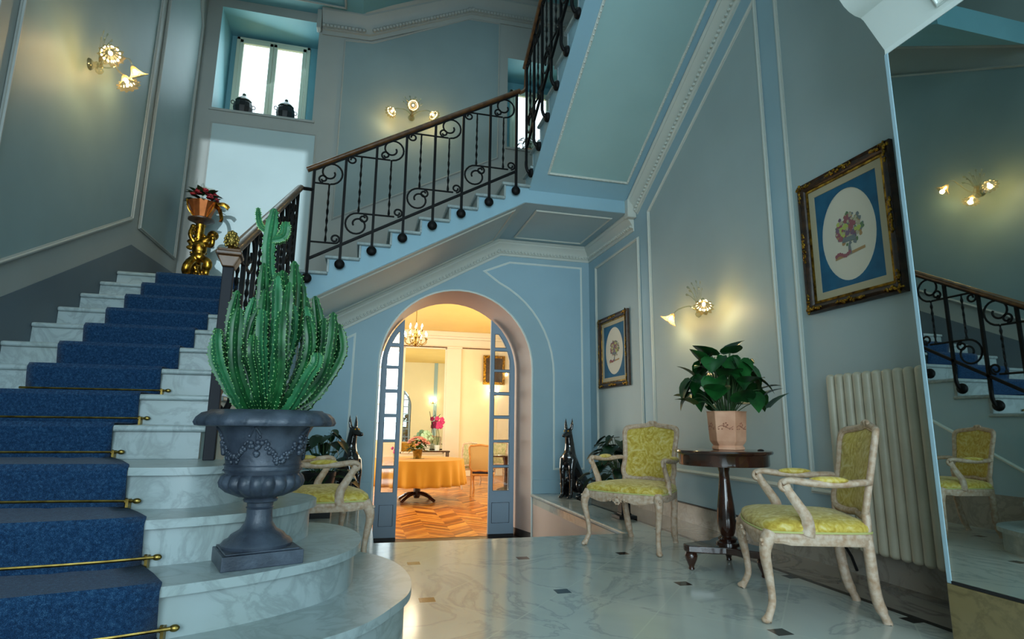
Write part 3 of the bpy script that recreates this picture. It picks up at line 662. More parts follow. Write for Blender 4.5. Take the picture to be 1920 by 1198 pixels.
# outer fans (s=across, d=depth)
spec=[]
for n_,R0,R1,z0,z1,zs,ph in ((15,.20,.245,.78,.96,.60,.2),(14,.14,.19,.90,1.06,.62,.45),(11,.09,.13,.98,1.13,.64,.1),(8,.04,.07,1.03,1.17,.68,.6),(3,.0,.02,1.08,1.17,.72,1.)):
    for i in range(n_):
        spec.append((2*PI*i/n_+ph+random.uniform(-.08,.08),random.uniform(R0,R1),random.uniform(z0,z1),zs,random.uniform(.020,.024)))
for (a,R,zt_,zs,w) in spec:
    s,d=math.cos(a),math.sin(a); sc_x=1.08 if s>0 else .86
    sx=s*sc_x
    b=L(sx*.03,d*.03,zs-.09); c=L(sx*R*.55,d*R*.55,zs-.02+random.uniform(-.02,.02)); e=L(sx*R*.92,d*R*.9,zs+.10); f=L(sx*R+random.uniform(-.02,.02),d*R,zt_)
    mid=e.lerp(f,.5)+L(sx*.022+random.uniform(-.014,.014),d*.02+random.uniform(-.012,.012),0)
    branch([b,c,e,mid,f],w*random.uniform(.9,1.1),pale=random.random()<.22)
# low arms on the right and front
branch([L(.02,-.03,.56),L(.10,-.05,.575),L(.19,-.04,.64),L(.235,-.03,.76),L(.262,-.03,.88)],.019)
branch([L(.02,-.06,.56),L(.09,-.09,.58),L(.15,-.09,.65),L(.19,-.08,.78)],.018)
branch([L(-.02,-.05,.55),L(-.05,-.12,.60),L(-.09,-.13,.72),L(-.14,-.12,.80)],.018)
branch([L(0,-.05,.55),L(.01,-.13,.60),L(.03,-.14,.72),L(.06,-.14,.80)],.018)
branch([L(-.02,-.04,.55),L(-.09,-.06,.62),L(-.17,-.06,.75),L(-.215,-.05,.87)],.018)
branch([L(0,0,.95),L(-.02,0,1.04),L(-.045,0,1.12),L(-.055,0,1.24),L(-.045,0,1.40)],.026,True)
branch([L(-.05,0,1.26),L(-.01,0,1.275),L(.005,0,1.30),L(.005,0,1.35)],.022,True)
branch([L(-.055,0,1.30),L(-.085,0,1.31),L(-.10,0,1.34),L(-.108,0,1.395)],.010,True,4)
# ================================================================ ARMCHAIRS
def seat_out(s=1.,n=48):
    o=[]
    ctrl=[(-.285,-.225),(-.15,-.262),(0,-.275),(.15,-.262),(.285,-.225),(.292,-.10),(.262,.08),(.215,.222),(.10,.232),(0,.235),(-.10,.232),(-.215,.222),(-.262,.08),(-.292,-.10)]
    P=cr([(a,b,0) for a,b in ctrl],4,True); return [(p.x*s,(p.y+.01)*s-.01) for p in P]
def armchair(label,loc,rz):
    t=thing('armchair',label,'armchair',loc,rz,'carved armchairs in yellow velvet')
    O=seat_out(); n=len(O)
    g=G(); sc_z=lambda x,y:.012*math.cos(x*22)*(1 if y<-.15 else .4)
    rings=[[(x*a,y*a,z+(sc_z(x,y) if z<.34 else 0)) for x,y in O] for a,z in ((.93,.335),(.99,.325),(1.01,.338),(1.0,.352),(1.015,.362),(1.01,.378),(.985,.384),(.9,.384))]
    g.loft(rings,True,True,True)
    for i in range(26):
        a=2*PI*i/26; q=.028+.018*math.cos(4*a); g.sph((q*1.5*math.cos(a),-.292,.337+q*.55*math.sin(a)),.008,6,4)
    g.sph((0,-.29,.338),(.022,.012,.016),10,6)
    g.build('seat_frame',M_CHW,t,50)
    g=G(); rings=[[(x*a,y*a,z) for x,y in O] for a,z in ((.975,.383),(.995,.392),(1.0,.403),(.985,.416),(.93,.428),(.80,.440),(.6,.449),(.35,.455),(.12,.457))]
    g.loft(rings,True,False,True); g.build('seat_cushion',M_VEL,t,80)
    g=G(); g.tube([(x*1.004,y*1.004,.386) for x,y in O],.0045,5,closed=True); g.build('gimp_trim',M_PIPE,t)
    for s in (-1,1):
        g=G(); P=cr([(s*.268,-.215,.375),(s*.285,-.238,.335),(s*.290,-.246,.28),(s*.275,-.232,.18),(s*.268,-.225,.09),(s*.280,-.243,.035),(s*.289,-.257,.012)],5)
        k=len(P); g.tube(P,[.034-.018*min(1,i/(k*.55))+.006*max(0,(i-k*.82)/(k*.18)) for i in range(k)],12,star=lambda j,i:1.+.06*(j%2))
        g.sph((s*.291,-.260,.014),(.019,.022,.014),10,6)
        for q in range(6): g.sph((s*.303,-.262+.004*q,.35-.018*q),.009-.0006*q,6,4)
        g.build('leg',M_CHW,t,60)
        g=G(); P=cr([(s*.205,.205,.375),(s*.205,.21,.28),(s*.195,.218,.18),(s*.187,.232,.09),(s*.182,.262,.012),(s*.182,.264,0)],5); g.tube(P,[.024]*(len(P)-8)+[.018+.0005*i for i in range(8)],10); g.build('leg',M_CHW,t,60)
    # back: tilt frame
    tl=rad(12)
    def B(x,z,y=0): # back-plane coords: x across, z up along the back, curve
        c=.05*(1-(x/.24)**2)   # gently hollow
        return Vector((x,.222+math.sin(tl)*z+c*1.0-.03+y*math.cos(tl),.455+math.cos(tl)*z))
    bo=[(-.185,.0),(-.09,-.012),(0,-.004),(.09,-.012),(.185,.0),(.212,.05),(.205,.14),(.212,.25),(.222,.345),(.205,.388),(.12,.402),(.04,.412),(0,.420),(-.04,.412),(-.12,.402),(-.205,.388),(-.222,.345),(-.212,.25),(-.205,.14),(-.212,.05)]
    bc=cr([(a,b,0) for a,b in bo],4,True)
    g=G(); g.tube([B(p.x,p.y) for p in bc],.0175,8,closed=True,sx=1.0,sy=.9); g.tube([B(p.x*.93,.2+(p.y-.2)*.95,-.006) for p in bc],.008,6,closed=True)
    for q in range(7):
        a=PI*q/6; g.sph(B(.035*math.cos(a),.425+.012*math.sin(a),-.012),.010,7,5)
    g.sph(B(0,.427,-.014),(.016,.010,.016),8,6)
    for s in (-1,1): g.tube(cr([(s*.205,.205,.375),(s*.203,.212,.42),B(s*.198,.02)],4),.019,8)
    g.build('back_frame',M_CHW,t,50)
    g=G(); k=12
    for sd in (-1,1):
        rings=[]
        for a in (1,.96,.88,.72,.5,.25,.02):
            d=.026*(1-a*a)**.6; rings.append([B(p.x*.92*a,.2+(p.y-.2)*.93*a,sd*(d+.002)) for p in bc])
        g.loft(rings,True,False,True)
    g.build('back_cushion',M_VEL,t,80)
    for s in (-1,1):
        g=G(); P=cr([B(s*.208,.15),(s*.236,.20,.606),(s*.270,.09,.598),(s*.288,-.03,.602),(s*.290,-.12,.612),(s*.288,-.155,.600)],5)
        k=len(P); g.tube(P,[.014+.007*math.sin(PI*i/k) for i in range(k)],9,sx=.85,sy=1.25)
        g.tube(spiral3(s*.289,-.142,.590,.026),.011,7)
        g.build('armrest',M_CHW,t,60)
        g=G(); P=cr([(s*.289,-.145,.592),(s*.285,-.120,.55),(s*.283,-.088,.50),(s*.281,-.060,.45),(s*.279,-.055,.40),(s*.279,-.062,.372)],5)
        k=len(P); g.tube(P,[.017+.011*(i/k)**1.5 for i in range(k)],10,sx=1.15,sy=.85,star=lambda j,i:1+.07*(j%2)); g.build('arm_support',M_CHW,t,60)
        g=G(); g.sph((s*.276,.045,.616),(.030,.085,.017),14,8,T(0,0,0)); g.build('arm_pad',M_VEL,t,80)
    return t
def spiral3(x,y,z,R):
    return [(x,y+R*(1-.6*i/14)*math.cos(PI*.5+i*.42),z+R*(1-.6*i/14)*math.sin(PI*.5+i*.42)-.004) for i in range(15)]
armchair('yellow velvet armchair standing between the black dog statue and the round table',(1.985,4.0,0),rad(-53))
armchair('yellow velvet armchair in the right foreground, in front of the ivory radiator',(2.135,2.49,0),rad(-116))
armchair('yellow velvet armchair partly hidden behind the curved marble steps and the urn',(-.24,3.91,0),rad(107))
# ================================================================ ROUND TABLE
t=thing('pedestal_table','round dark mahogany table on a turned pillar and triangular footed base','table',(2.215,3.24,0),0)
g=G(); g.lathe([(.28,.683),(.290,.686),(.294,.695),(.290,.704),(.284,.706)],64); g.build('table_top',M_MAHOG,t,40)
g=G(); g.lathe([(.262,.618),(.268,.614),(.270,.625),(.270,.675),(.274,.682)],64); g.build('apron',M_MAHOG,t,40)
g=G(); g.lathe([(.075,.615),(.07,.605),(.036,.60),(.034,.585),(.030,.57),(.033,.52),(.040,.45),(.050,.37),(.056,.30),(.056,.26),(.046,.215),(.038,.195),(.05,.185),(.058,.175),(.052,.165),(.070,.155),(.07,.145)],40); g.build('pillar',M_MAHOG,t,40)
an=[math.atan2(.034,-.279),math.atan2(-.253,.082),math.atan2(.228,.158)]; an.sort(); o=[]
for i in range(3):
    a=an[i]; b=an[(i+1)%3]+(2*PI if i==2 else 0); R=.275
    o+=[(R*math.cos(a-.13),R*math.sin(a-.13)),(R*1.02*math.cos(a),R*1.02*math.sin(a)),(R*math.cos(a+.13),R*math.sin(a+.13))]
    for u in (.25,.5,.75): q=R*(1-.52*math.sin(PI*u)); w=a+.13+(b-a-.26)*u; o.append((q*math.cos(w),q*math.sin(w)))
g=G(); g.prism(o,.105,.145); g.build('base',M_MAHOG,t,20,bevel=.006)
for a in an:
    g=G(); g.lathe([(.014,0),(.018,.005),(.015,.018),(.020,.03),(.034,.06),(.038,.08),(.034,.095),(.026,.105)],20,T(.24*math.cos(a),.24*math.sin(a),0)); g.build('foot',M_MAHOG,t,50)
# ================================================================ PLANTS
def leaf(g,b,d,L,W,droop=.4,fold=.25,heart=True):
    d=Vector(d).normalized(); w=Vector((0,0,1)); s=d.cross(w); s=s.normalized() if s.length>.05 else Vector((1,0,0)); u=s.cross(d)
    pr_=[(0,.30 if heart else .05),(.06,.52 if heart else .25),(.2,.62 if heart else .42),(.42,.58 if heart else .5),(.65,.42),(.85,.2),(1,.015)]
    vs=[];
    for a,q in pr_:
        c=Vector(b)+d*(L*a)+u*(-droop*L*a*a)
        for e in (-1,-.5,0,.5,1): vs.append(c+s*(W*q*e)+u*(fold*W*q*abs(e))-d*((.12 if heart and a<.1 else 0)*L*abs(e)))
    fs=[(i*5+j,i*5+j+1,i*5+j+6,i*5+j+5) for i in range(6) for j in range(4)]
    g.add(vs,fs)
def foliage(t,c,n,R,h0,h1,Ls,seed,m=M_LEAF,zb=0,heart=True,aspect=(1,1),lean=(0,0),name='foliage',ratio=(.66,.85),tilt=(-.75,.25)):
    random.seed(seed); g=G(); st=G(); c=Vector(c)
    for i in range(n):
        u=(i+.5)/n; el=1.35*(1-u)**.8; a=i*2.39996+random.uniform(-.3,.3)
        q=R*math.cos(el)*random.uniform(.7,1.0); h=h0+(h1-h0)*math.sin(el)*random.uniform(.75,1.05)
        tip=c+Vector((q*math.cos(a)*aspect[0]+lean[0]*h,q*math.sin(a)*aspect[1]+lean[1]*h,h)); base=c+Vector((.03*math.cos(a),.03*math.sin(a),zb))
        mid=base.lerp(tip,.55)+Vector((0,0,.05)); st.tube(cr([base,mid,tip],4),.0028,5)
        L=random.uniform(*Ls); dr=Vector((math.cos(a)*aspect[0],math.sin(a)*aspect[1],random.uniform(*tilt) if tilt else (random.uniform(-1.5,-.5) if (random.random()<.72 and u<.85) else random.uniform(.3,1.4))))
        leaf(g,tip,dr,L,L*random.uniform(*ratio) if heart else L*.4,random.uniform(.1,.5),random.uniform(.1,.35),heart)
    g.build(name,m,t,80); st.build('stalks',M_STEM,t,60)
t=thing('potted_plant','large-leaved green plant in a pink terracotta hexagonal pot on the round table','potted plant',(2.245,3.225,.706),0)
hx=lambda R,z,ph=.35:[(R*math.cos(ph+PI/3*i),R*math.sin(ph+PI/3*i),z) for i in range(6)]
g=G(); g.loft([hx(.088,.0),hx(.098,.004),hx(.098,.018),hx(.088,.026),hx(.092,.032),hx(.106,.05),hx(.110,.06),hx(.120,.232),hx(.125,.24),hx(.112,.24),hx(.108,.20)],True,True,False); g.build('pot',M_TERRA,t,20,bevel=.003)
g=G(); g.loft([hx(.109,.205),hx(.02,.21)],True,False,True); g.build('soil',M_SOIL,t)
g=G(); random.seed(2)
nrm=Vector((-.55,-.83,0)); a6=[.35+PI/3*i+PI/6 for i in range(6)]
for a in a6:
    nr=Vector((math.cos(a),math.sin(a),0)); tg=Vector((-nr.y,nr.x,0)); cc=nr*.100+Vector((0,0,.14))
    for q in range(5):
        b=2*PI*q/5; g.sph(cc+tg*.012*math.cos(b)+Vector((0,0,.012*math.sin(b)+.015)),(.006,.006,.006),6,4)
    g.tube(cr([cc+tg*-.045+Vector((0,0,.0)),cc+tg*-.015+Vector((0,0,.012)),cc+tg*.02+Vector((0,0,-.006)),cc+tg*.045+Vector((0,0,.006))],4),.0025,5)
    for q in (-.04,-.02,.025,.04): g.sph(cc+tg*q+Vector((0,0,-.01)),(.007,.004,.004),6,4)
g.build('pot_relief',M_TERRD,t)
foliage(t,(0,0,.21),54,.27,.03,.42,(.115,.15),5,ratio=(.85,1.05),tilt=None)
# two floor plants
t=thing('potted_plant','dark leafy plant in a black stand in the corner behind the armchair and dog','potted plant',(2.43,5.15,0),0)
g=G(); g.box(-.09,.09,-.09,.09,0,.03).box(-.05,.05,-.05,.05,.03,.05).box(-.045,.045,-.045,.045,.05,.30); g.build('stand',M_BLACK,t,0,bevel=.004)
g=G(); g.lathe([(.06,.30),(.085,.33),(.10,.40),(.105,.44),(.11,.45),(.098,.45),(.09,.42)],24,cap=False); g.build('pot',M_BLACK,t)
foliage(t,(-.04,0,.40),60,.30,-.12,.38,(.11,.17),8,M_LEAF2,ratio=(.55,.75))
t=thing('potted_plant','dark leafy plant behind the hidden armchair, left of the arch','potted plant',(-.36,5.75,0),0)
g=G(); g.box(-.13,.13,-.13,.13,0,.05).box(-.10,.10,-.10,.10,.05,.24); g.build('stand',M_BLACK,t,0,bevel=.004)
g=G(); g.lathe([(.10,.24),(.13,.27),(.15,.36),(.155,.40),(.14,.40)],24,cap=False); g.build('pot',M_BLACK,t)
foliage(t,(.03,0,.30),46,.32,-.10,.50,(.10,.16),9,M_LEAF2)
t=thing('potted_plant','small dark plant on the sill of the right landing window behind the railings','potted plant',(2.10,7.40,4.63),0)
g=G(); g.lathe([(.05,0),(.06,.005),(.075,.12),(.08,.13),(.068,.13)],18,cap=False); g.build('pot',M_TERRA,t)
foliage(t,(0,0,.1),30,.16,.0,.26,(.07,.10),12,M_LEAF2,heart=False)
# ================================================================ DOG STATUES
def dog(label,loc,rz,mirror=1):
    t=thing('dog_statue',label,'statue',loc,rz,'glossy black sitting dog statues'); g=G()
    def tb(pts,rs,n=14): 
        P=cr(pts,5); k=len(P); R=[]
        for i in range(k):
            u=i/(k-1)*(len(rs)-1); j=min(int(u),len(rs)-2); R.append(rs[j]+(rs[j+1]-rs[j])*(u-j))
        g.tube(P,R,n)
        g.sph(P[0],R[0]*.98,n,8); g.sph(P[-1],R[-1]*.98,n,8)
    tb([(0,.19,.15),(0,.13,.25),(0,.03,.38),(0,-.035,.47)],[.115,.105,.098,.092])          # trunk
    g.sph((0,-.045,.43),(.080,.075,.12),16,10)                                          # chest
    tb([(0,-.02,.50),(0,-.015,.60),(0,-.03,.70),(0,-.04,.745)],[.082,.060,.050,.048])      # neck
    g.sph((0,-.055,.765),(.050,.062,.048),16,10); tb([(0,-.085,.755),(0,-.14,.735),(0,-.175,.728)],[.040,.029,.023])
    g.sph((0,-.192,.738),(.013,.011,.010),8,6)
    for s in (-1,1):
        P=[Vector((s*.034,-.035,.80)),Vector((s*.042,-.028,.86)),Vector((s*.044,-.020,.945))]
        g.tube(P,[.024,.020,.003],10,sx=1,sy=.7,upv=(1,0,0))
        tb([(s*.058,-.055,.45),(s*.060,-.085,.34),(s*.058,-.090,.22),(s*.056,-.098,.12),(s*.056,-.100,.035)],[.052,.040,.028,.023,.024])
        g.sph((s*.056,-.125,.024),(.028,.045,.022),12,8)
        for q in (-1,0,1): g.sph((s*.056+q*.016,-.158,.018),(.010,.014,.014),8,6)
        g.sph((s*.085,.16,.15),(.062,.125,.115),16,10)                                   # thigh
        tb([(s*.10,.09,.12),(s*.105,.02,.16),(s*.108,.04,.09),(s*.105,.10,.04)],[.06,.045,.034,.03])
        tb([(s*.105,.12,.030),(s*.108,.04,.028),(s*.108,-.03,.022)],[.030,.026,.024])
    tb([(0,.27,.10),(.01,.32,.04),(.06,.36,.022),(.13,.33,.018)],[.035,.022,.016,.010])
    g.build('body',M_DOG,t,0,remesh=.0075,sm=5)
    for s in (-1,1):
        e=G(); e.sph((s*.027,-.104,.782),.0085,8,6); e.build('eye',M_EYE,t)
    return t
dog('glossy black sitting dog statue with upright ears, right of the arch',(2.46,6.68,0),rad(-46))
dog('glossy black sitting dog statue, left of the arch behind foliage, mostly hidden',(-.11,6.62,0),rad(40))
# ================================================================ PICTURES
def picture(label,loc,rz,w,h,seed):
    t=thing('framed_picture',label,'picture',loc,rz,'gilt framed flower prints'); W,H=w/2,h/2
    def ring(a,b,y0,y1,name,m,bev=.003,par=t):
        g=G(); g.prism([(-W+a,-H+a),(W-a,-H+a),(W-a,H-a),(-W+a,H-a)],y0,y1,'y',holes=[[(-W+b,-H+b),(W-b,-H+b),(W-b,H-b),(-W+b,H-b)]]); return g.build(name,m,par,0,bevel=bev)
    g=G(); P=[(-W,0,-H),(W,0,-H),(W,0,H),(-W,0,H)]
    strip(g,P,(0,-1,0),[(0,0),(0,.030),(.008,.042),(.020,.034),(.034,.046),(.048,.040),(.060,.024),(.066,.012),(.066,0)],True,1)
    g.build('frame',M_DWOOD,t,40); random.seed(seed)
    def orn(g,x,z,dx,dz,L):
        k=int(L/.009)
        for i in range(k):
            u=(i/(k-1)-.5)*L; q=1-abs(i/(k-1)-.5)*1.4; g.sph((x+dx*u+random.uniform(-.006,.006),-.040-.006*q,z+dz*u+random.uniform(-.014,.014)*q),(random.uniform(.007,.013),.008,random.uniform(.007,.013)),7,5)
    for x,z,dx,dz in ((0,H-.03,1,0),(0,-H+.03,1,0),(-W+.03,0,0,1),(W-.03,0,0,1)):
        g=G(); orn(g,x,z,dx,dz,.20); g.build('gilt_ornament',M_GOLD,t,60)
    for sx in (-1,1):
        for sz in (-1,1):
            g=G(); orn(g,sx*(W-.065),sz*(H-.028),1,0,.12); orn(g,sx*(W-.028),sz*(H-.065),0,1,.12); g.build('gilt_ornament',M_GOLD,t,60)
    ring(.060,.078,-.022,-.002,'gilt_fillet',M_GOLD); ring(.076,.125,-.016,-.002,'linen_liner',M_LINER)
    iw,ih=W-.124,H-.124
    ow,oh=iw*.86,ih*.90
    g=G(); g.prism([(-iw,-ih),(iw,-ih),(iw,ih),(-iw,ih)],-.011,-.006,'y',holes=[[(ow*math.cos(2*PI*i/48),oh*math.sin(2*PI*i/48)) for i in range(48)]]); g.build('blue_mount',M_BLUEM,t,0)
    g=G(); g.prism([(-iw,-ih),(iw,-ih),(iw,ih),(-iw,ih)],-.006,-.001,'y'); pr=g.build('print',M_PAPER,t,0)
    def blobs(n,fx,mts,name,s0,s1,y):
        g=G()
        for i in range(n):
            x,z=fx(); g.cur=random.randrange(len(mts)); k=7; s=random.uniform(s0,s1); ph=random.random()*6
            g.add([(x,y-i*.00001,z)]+[(x+s*random.uniform(.7,1.2)*math.cos(ph+2*PI*j/k),y-i*.00001,z+s*random.uniform(.7,1.2)*math.sin(ph+2*PI*j/k)) for j in range(k)],[(0,1+j,1+(j+1)%k) for j in range(k)])
        g.cur=0; g.build(name,mts,pr,0)
    def bq():
        a=random.random()*2*PI; q=random.random()**.6; return (.01+q*ow*.50*math.cos(a),oh*.10+q*oh*.36*math.sin(a))
    blobs(110,bq,[M_GRN,M_GREY,M_TAN],'painted_leaves',.008,.016,-.0065)
    def fl():
        a=random.random()*2*PI; q=random.random()**.6; return (q*ow*.44*math.cos(a),oh*.12+q*oh*.28*math.sin(a))
    blobs(105,fl,[M_ROSE,M_MAUV,M_ROSE,M_LIME,M_LINER],'painted_flowers',.008,.020,-.0075)
    g=G(); g.prism([(-.035,-.27*oh+.03),(.04,-.27*oh+.03),(.058,-.05),(.05,-.02),(-.04,-.02),(-.052,-.05)],-.0092,-.0088,'y'); g.prism([(-.012,-.45*oh),(.016,-.45*oh),(.010,-.25*oh),(-.006,-.25*oh)],-.0092,-.0088,'y'); g.build('painted_urn',M_GREY,pr,0)
    g=G(); g.prism([(-.55*ow,-.50*oh),(.55*ow,-.42*oh),(.55*ow,-.36*oh),(-.55*ow,-.44*oh)],-.0082,-.008,'y'); g.build('painted_ledge',M_TAN,pr,0)
    g=G(); 
    for i in range(8): g.sph((-.5*ow+.015*i,-.0095,-.42*oh+.01*math.sin(i)),(.011,.0006,.013),8,5)
    g.build('painted_fruit',M_ROSE,pr,0)
    return t
picture('large gilt-framed flower print with blue mount, beside the mirror above the radiator',(XR-.002,2.81,2.06),rad(-90),.735,.915,3)
picture('smaller-looking gilt-framed flower print with blue mount, in the far corner near the arch',(XR-.006,6.33,1.745),rad(-90),.83,.885,4)
# ================================================================ RADIATOR
t=thing('radiator','tall ivory column radiator on the right wall beneath the large picture','radiator',(2.80,2.62,0),0)
for i in range(10):
    y=.285-.0655*i; g=G(); g.tube([(-.03,y,.19),(-.03,y,1.15)],.028,14); g.sph((-.03,y,.19),(.028,.028,.022),14,8); g.sph((-.03,y,1.15),(.028,.028,.022),14,8)
    g.tube([(.045,y,.19),(.045,y,1.15)],.022,10); g.box(-.03,.045,y-.012,y+.012,.18,.23).box(-.03,.045,y-.012,y+.012,1.10,1.16)
    g.build('radiator_column',M_RAD,t,60)
g=G(); g.tube([(0,.30,.205),(0,-.32,.205)],.017,10); g.tube([(0,.30,1.13),(0,-.32,1.13)],.017,10); g.build('header_pipe',M_RAD,t)
g=G(); g.tube([(0,.32,.20),(0,.345,.19),(.06,.345,.10),(.09,.345,.02)],.008,8); g.sph((0,.335,.20),.020,10,8); g.build('valve',M_BLACK,t,40)
for y in (.19,-.25): g=G(); g.tube([(.05,y,.22),(.113,y,.22)],.008,8); g.build('wall_bracket',M_BLACK,t,40)
# ================================================================ WALL SCONCES
def sconce(label,loc,rz,arms,power):
    t=thing('wall_sconce',label,'wall lamp',loc,rz,'blown-glass wall lamps')
    g=G(); g.lathe([(.045,0),(.04,.012),(.02,.03),(.028,.05),(.012,.06)],20,T(0,0,0,rx=PI/2)); g.lathe([(.001,-.075),(.022,-.06),(.03,-.04),(.018,-.02),(.022,0),(.012,.03),(.016,.06),(.006,.08)],16,T(0,-.07,0)); g.build('glass_body',M_CRYS,t)
    for (x,y,z,tx) in arms:
        g=G(); g.tube(cr([(0,-.07,-.01),(x*.35,-.07+(y+.07)*.35,.045),(x*.8,-.07+(y+.07)*.8,z+.085),(x,y,z+.055)],6),.006,7); ar=g.build('arm',M_CRYS,t)
        d=Vector((tx*.5,-.42,-.76 if abs(x)>.01 else -.25)).normalized(); q=Vector((0,0,1)).rotation_difference(d).to_matrix().to_4x4(); M=Matrix.Translation((x,y,z+.05))@q
        g=G(); g.lathe([(.012,0),(.020,.012),(.026,.03),(.034,.05),(.050,.07),(.066,.082),(.078,.086)],48,M,mod=lambda k,a:1+(.0 if k<3 else .035*(k-2))*math.cos(a*12),cap=False); g.build('glass_shade',M_SHADE,t,60)
        g=G(); g.sph((0,0,.045),(.014,.014,.024),10,8,M); g.build('bulb',M_BULB,t)
        p=M@Vector((0,0,.095)); point('lamp_light',p,power,(1,.70,.30),.022,t)
    g=G(); random.seed(3)
    for i in range(9):
        a=-1.1+2.2*i/8; L=.17+.06*(i%2); P=cr([(0,-.06,.03),(.05*math.sin(a),-.07,.09),(.10*math.sin(a),-.09,L*.75*math.cos(a*.6)+.04),(.15*math.sin(a),-.11,L*math.cos(a*.6)+.03)],4)
        g.tube(P,[.004]*(len(P)-3)+[.010,.012,.003],6,sx=1,sy=.35)
    g.build('glass_leaves',M_CRYS,t); return t
sconce('three-light glass wall lamp glowing on the tall left wall above the carpeted stairs',(XL+.004,4.62,3.52),rad(90),[(-.21,-.21,-.04,-1),(.23,-.19,.12,1),(-.08,-.27,-.15,0)],4.5)
sconce('three-light glass wall lamp on the back wall above the sloping iron railing',(.412,YB-.004,4.86),0,[(-.235,-.17,-.06,-1),(.242,-.17,-.03,1),(0,-.22,.01,0)],3.6)
sconce('two-light glass wall lamp on the right wall above the potted plant on the table',(XR-.004,4.41,1.875),rad(-90),[(-.245,-.17,-.05,-1),(.245,-.17,-.03,1)],4.2)
# ================================================================ CHERUB PEDESTAL + FLOWERS
t=thing('cherub_pedestal','gilded cherub figure pedestal on the stair landing against the bright wall','statue',(-1.87,6.78,2.145),0)
g=G(); random.seed(6)
g.lathe([(.13,0),(.13,.03),(.11,.05),(.10,.08)],20)
for i in range(40):
    a=random.random()*6.28; z=random.uniform(.03,.42); q=.125-.08*z+random.uniform(-.01,.025); g.sph((q*math.cos(a),q*math.sin(a),z),random.uniform(.02,.042),9,6)
g.tube(cr([(0,0,0),(.01,0,.3),(-.01,.01,.6),(0,0,.90)],6),.05,12)
g.build('rocky_stem',M_GOLD,t,0,remesh=.009,sm=2)
g=G(); g.sph((.02,-.05,.53),(.06,.055,.085),14,10); g.sph((.025,-.055,.44),(.058,.055,.05),12,8)
g.sph((.115,-.06,.665),(.046,.046,.05),14,10); g.tube(cr([(.03,-.05,.58),(.07,-.055,.62),(.11,-.06,.65)],4),.032,10)
for s,P in ((1,[(.06,-.06,.58),(.12,-.10,.55),(.13,-.12,.62)]),(-1,[(-.02,-.05,.58),(-.06,-.06,.66),(-.05,-.04,.75)])): g.tube(cr(P,5),.020,9); g.sph(P[-1],.024,8,6)
for P in ([(.05,-.06,.43),(.11,-.11,.38),(.10,-.09,.27),(.12,-.12,.23)],[(-.01,-.06,.43),(-.04,-.12,.34),(-.06,-.09,.22),(-.07,-.13,.19)]): g.tube(cr(P,5),[.036]*8+[.024]*8,9)
for s in (-1,1): g.sph((-.05,.0,.58+.03*s),(.05,.015,.03),10,6)
o=g.build('cherub',M_GOLD,t,0,remesh=.007,sm=2); o.scale=(1.3,1.2,1.15); o.location=(.01,-.02,-.04)
g=G()
for i in range(70):
    a=random.random()*6.28; z=random.uniform(.05,.86); q=random.uniform(.055,.105)-.03*z; g.sph((q*math.cos(a)-.01,q*math.sin(a),z),(random.uniform(.012,.026),random.uniform(.012,.026),random.uniform(.01,.022)),8,5)
g.build('gilded_foliage',M_GOLD,t,60)
g=G(); g.lathe([(.04,.86),(.06,.88),(.10,.90),(.135,.915),(.135,.93),(.12,.935)],28); g.build('top_plate',M_DWOOD,t)
t=thing('flower_bowl','copper bowl of deep red flowers with a gold ribbon on the cherub pedestal','flower arrangement',(-1.87,6.78,3.082),0)
g=G(); g.lathe([(.06,0),(.09,.01),(.115,.08),(.15,.17),(.155,.185),(.14,.18)],12,cap=False); g.lathe([(.06,0),(.001,.002)],12); g.build('bowl',M_ORB,t,20)
g=G()
for s in (-1,1): g.tube(cr([(s*.07,-.06,.01),(s*.12,-.09,.09),(s*.145,-.08,.19)],4),.010,6,sx=1,sy=.3)
g.build('gold_handle',M_GOLD,t,60); g=G(); g.tube(cr([(.13,-.03,.17),(.22,-.04,.18),(.27,-.02,.14),(.24,-.02,.18)],5),.022,6,sx=1,sy=.12); g.tube(cr([(.13,-.03,.16),(.19,-.07,.10),(.22,-.07,0),(.21,-.07,-.04)],5),.024,6,sx=1,sy=.12)
g.build('gold_ribbon',M_GOLD,t,60)
random.seed(14); g=G()
for i in range(26):
    a=random.random()*6.28; q=.14*random.random()**.5; z=.22+.13*(1-(q/.15)**2)+random.uniform(-.02,.02)
    for k in range(7):
        b=2*PI*k/7; g.sph((q*math.cos(a)+.018*math.cos(b),q*math.sin(a)+.018*math.sin(b),z),(.018,.018,.014),7,5)
    g.sph((q*math.cos(a),q*math.sin(a),z+.008),.016,7,5)
g.build('red_flowers',M_RED,t,60)
g=G()
for i in range(34):
    a=i*2.4; leaf(g,(.08*math.cos(a),.08*math.sin(a),.18+.10*random.random()),(math.cos(a),math.sin(a),random.uniform(-.2,1.2)),.12,.06,.3,.2,False)
g.build('leaves',M_LEAF2,t,60)
# window vases
for lab,x in (('dark lidded jar with ring handles on the window sill, left one of the pair',-1.70),('dark lidded jar with ring handles on the window sill, right one of the pair',-1.19)):
    t=thing('lidded_jar',lab,'jar',(x,7.36,4.63),rad(20),'dark jars on the window sill'); t.scale=(1,1,1.22)
    g=G(); g.lathe([(.06,0),(.075,.01),(.105,.07),(.118,.13),(.11,.18),(.085,.21)],12); g.build('body',M_DOGD if 'M_DOGD' in globals() else M_BLACK,t,20)
    g=G(); g.lathe([(.095,.205),(.10,.215),(.08,.235),(.05,.255),(.03,.275),(.02,.28),(.024,.295),(.008,.31)],12); g.build('lid',M_LEAF2,t,20)
    for s in (-1,1):
        g=G(); g.tube([(s*(.122+.02*math.cos(a*PI/6)),0,.175+.02*math.sin(a*PI/6)) for a in range(12)],.005,6,closed=True); g.build('ring_handle',M_BLACK,t)
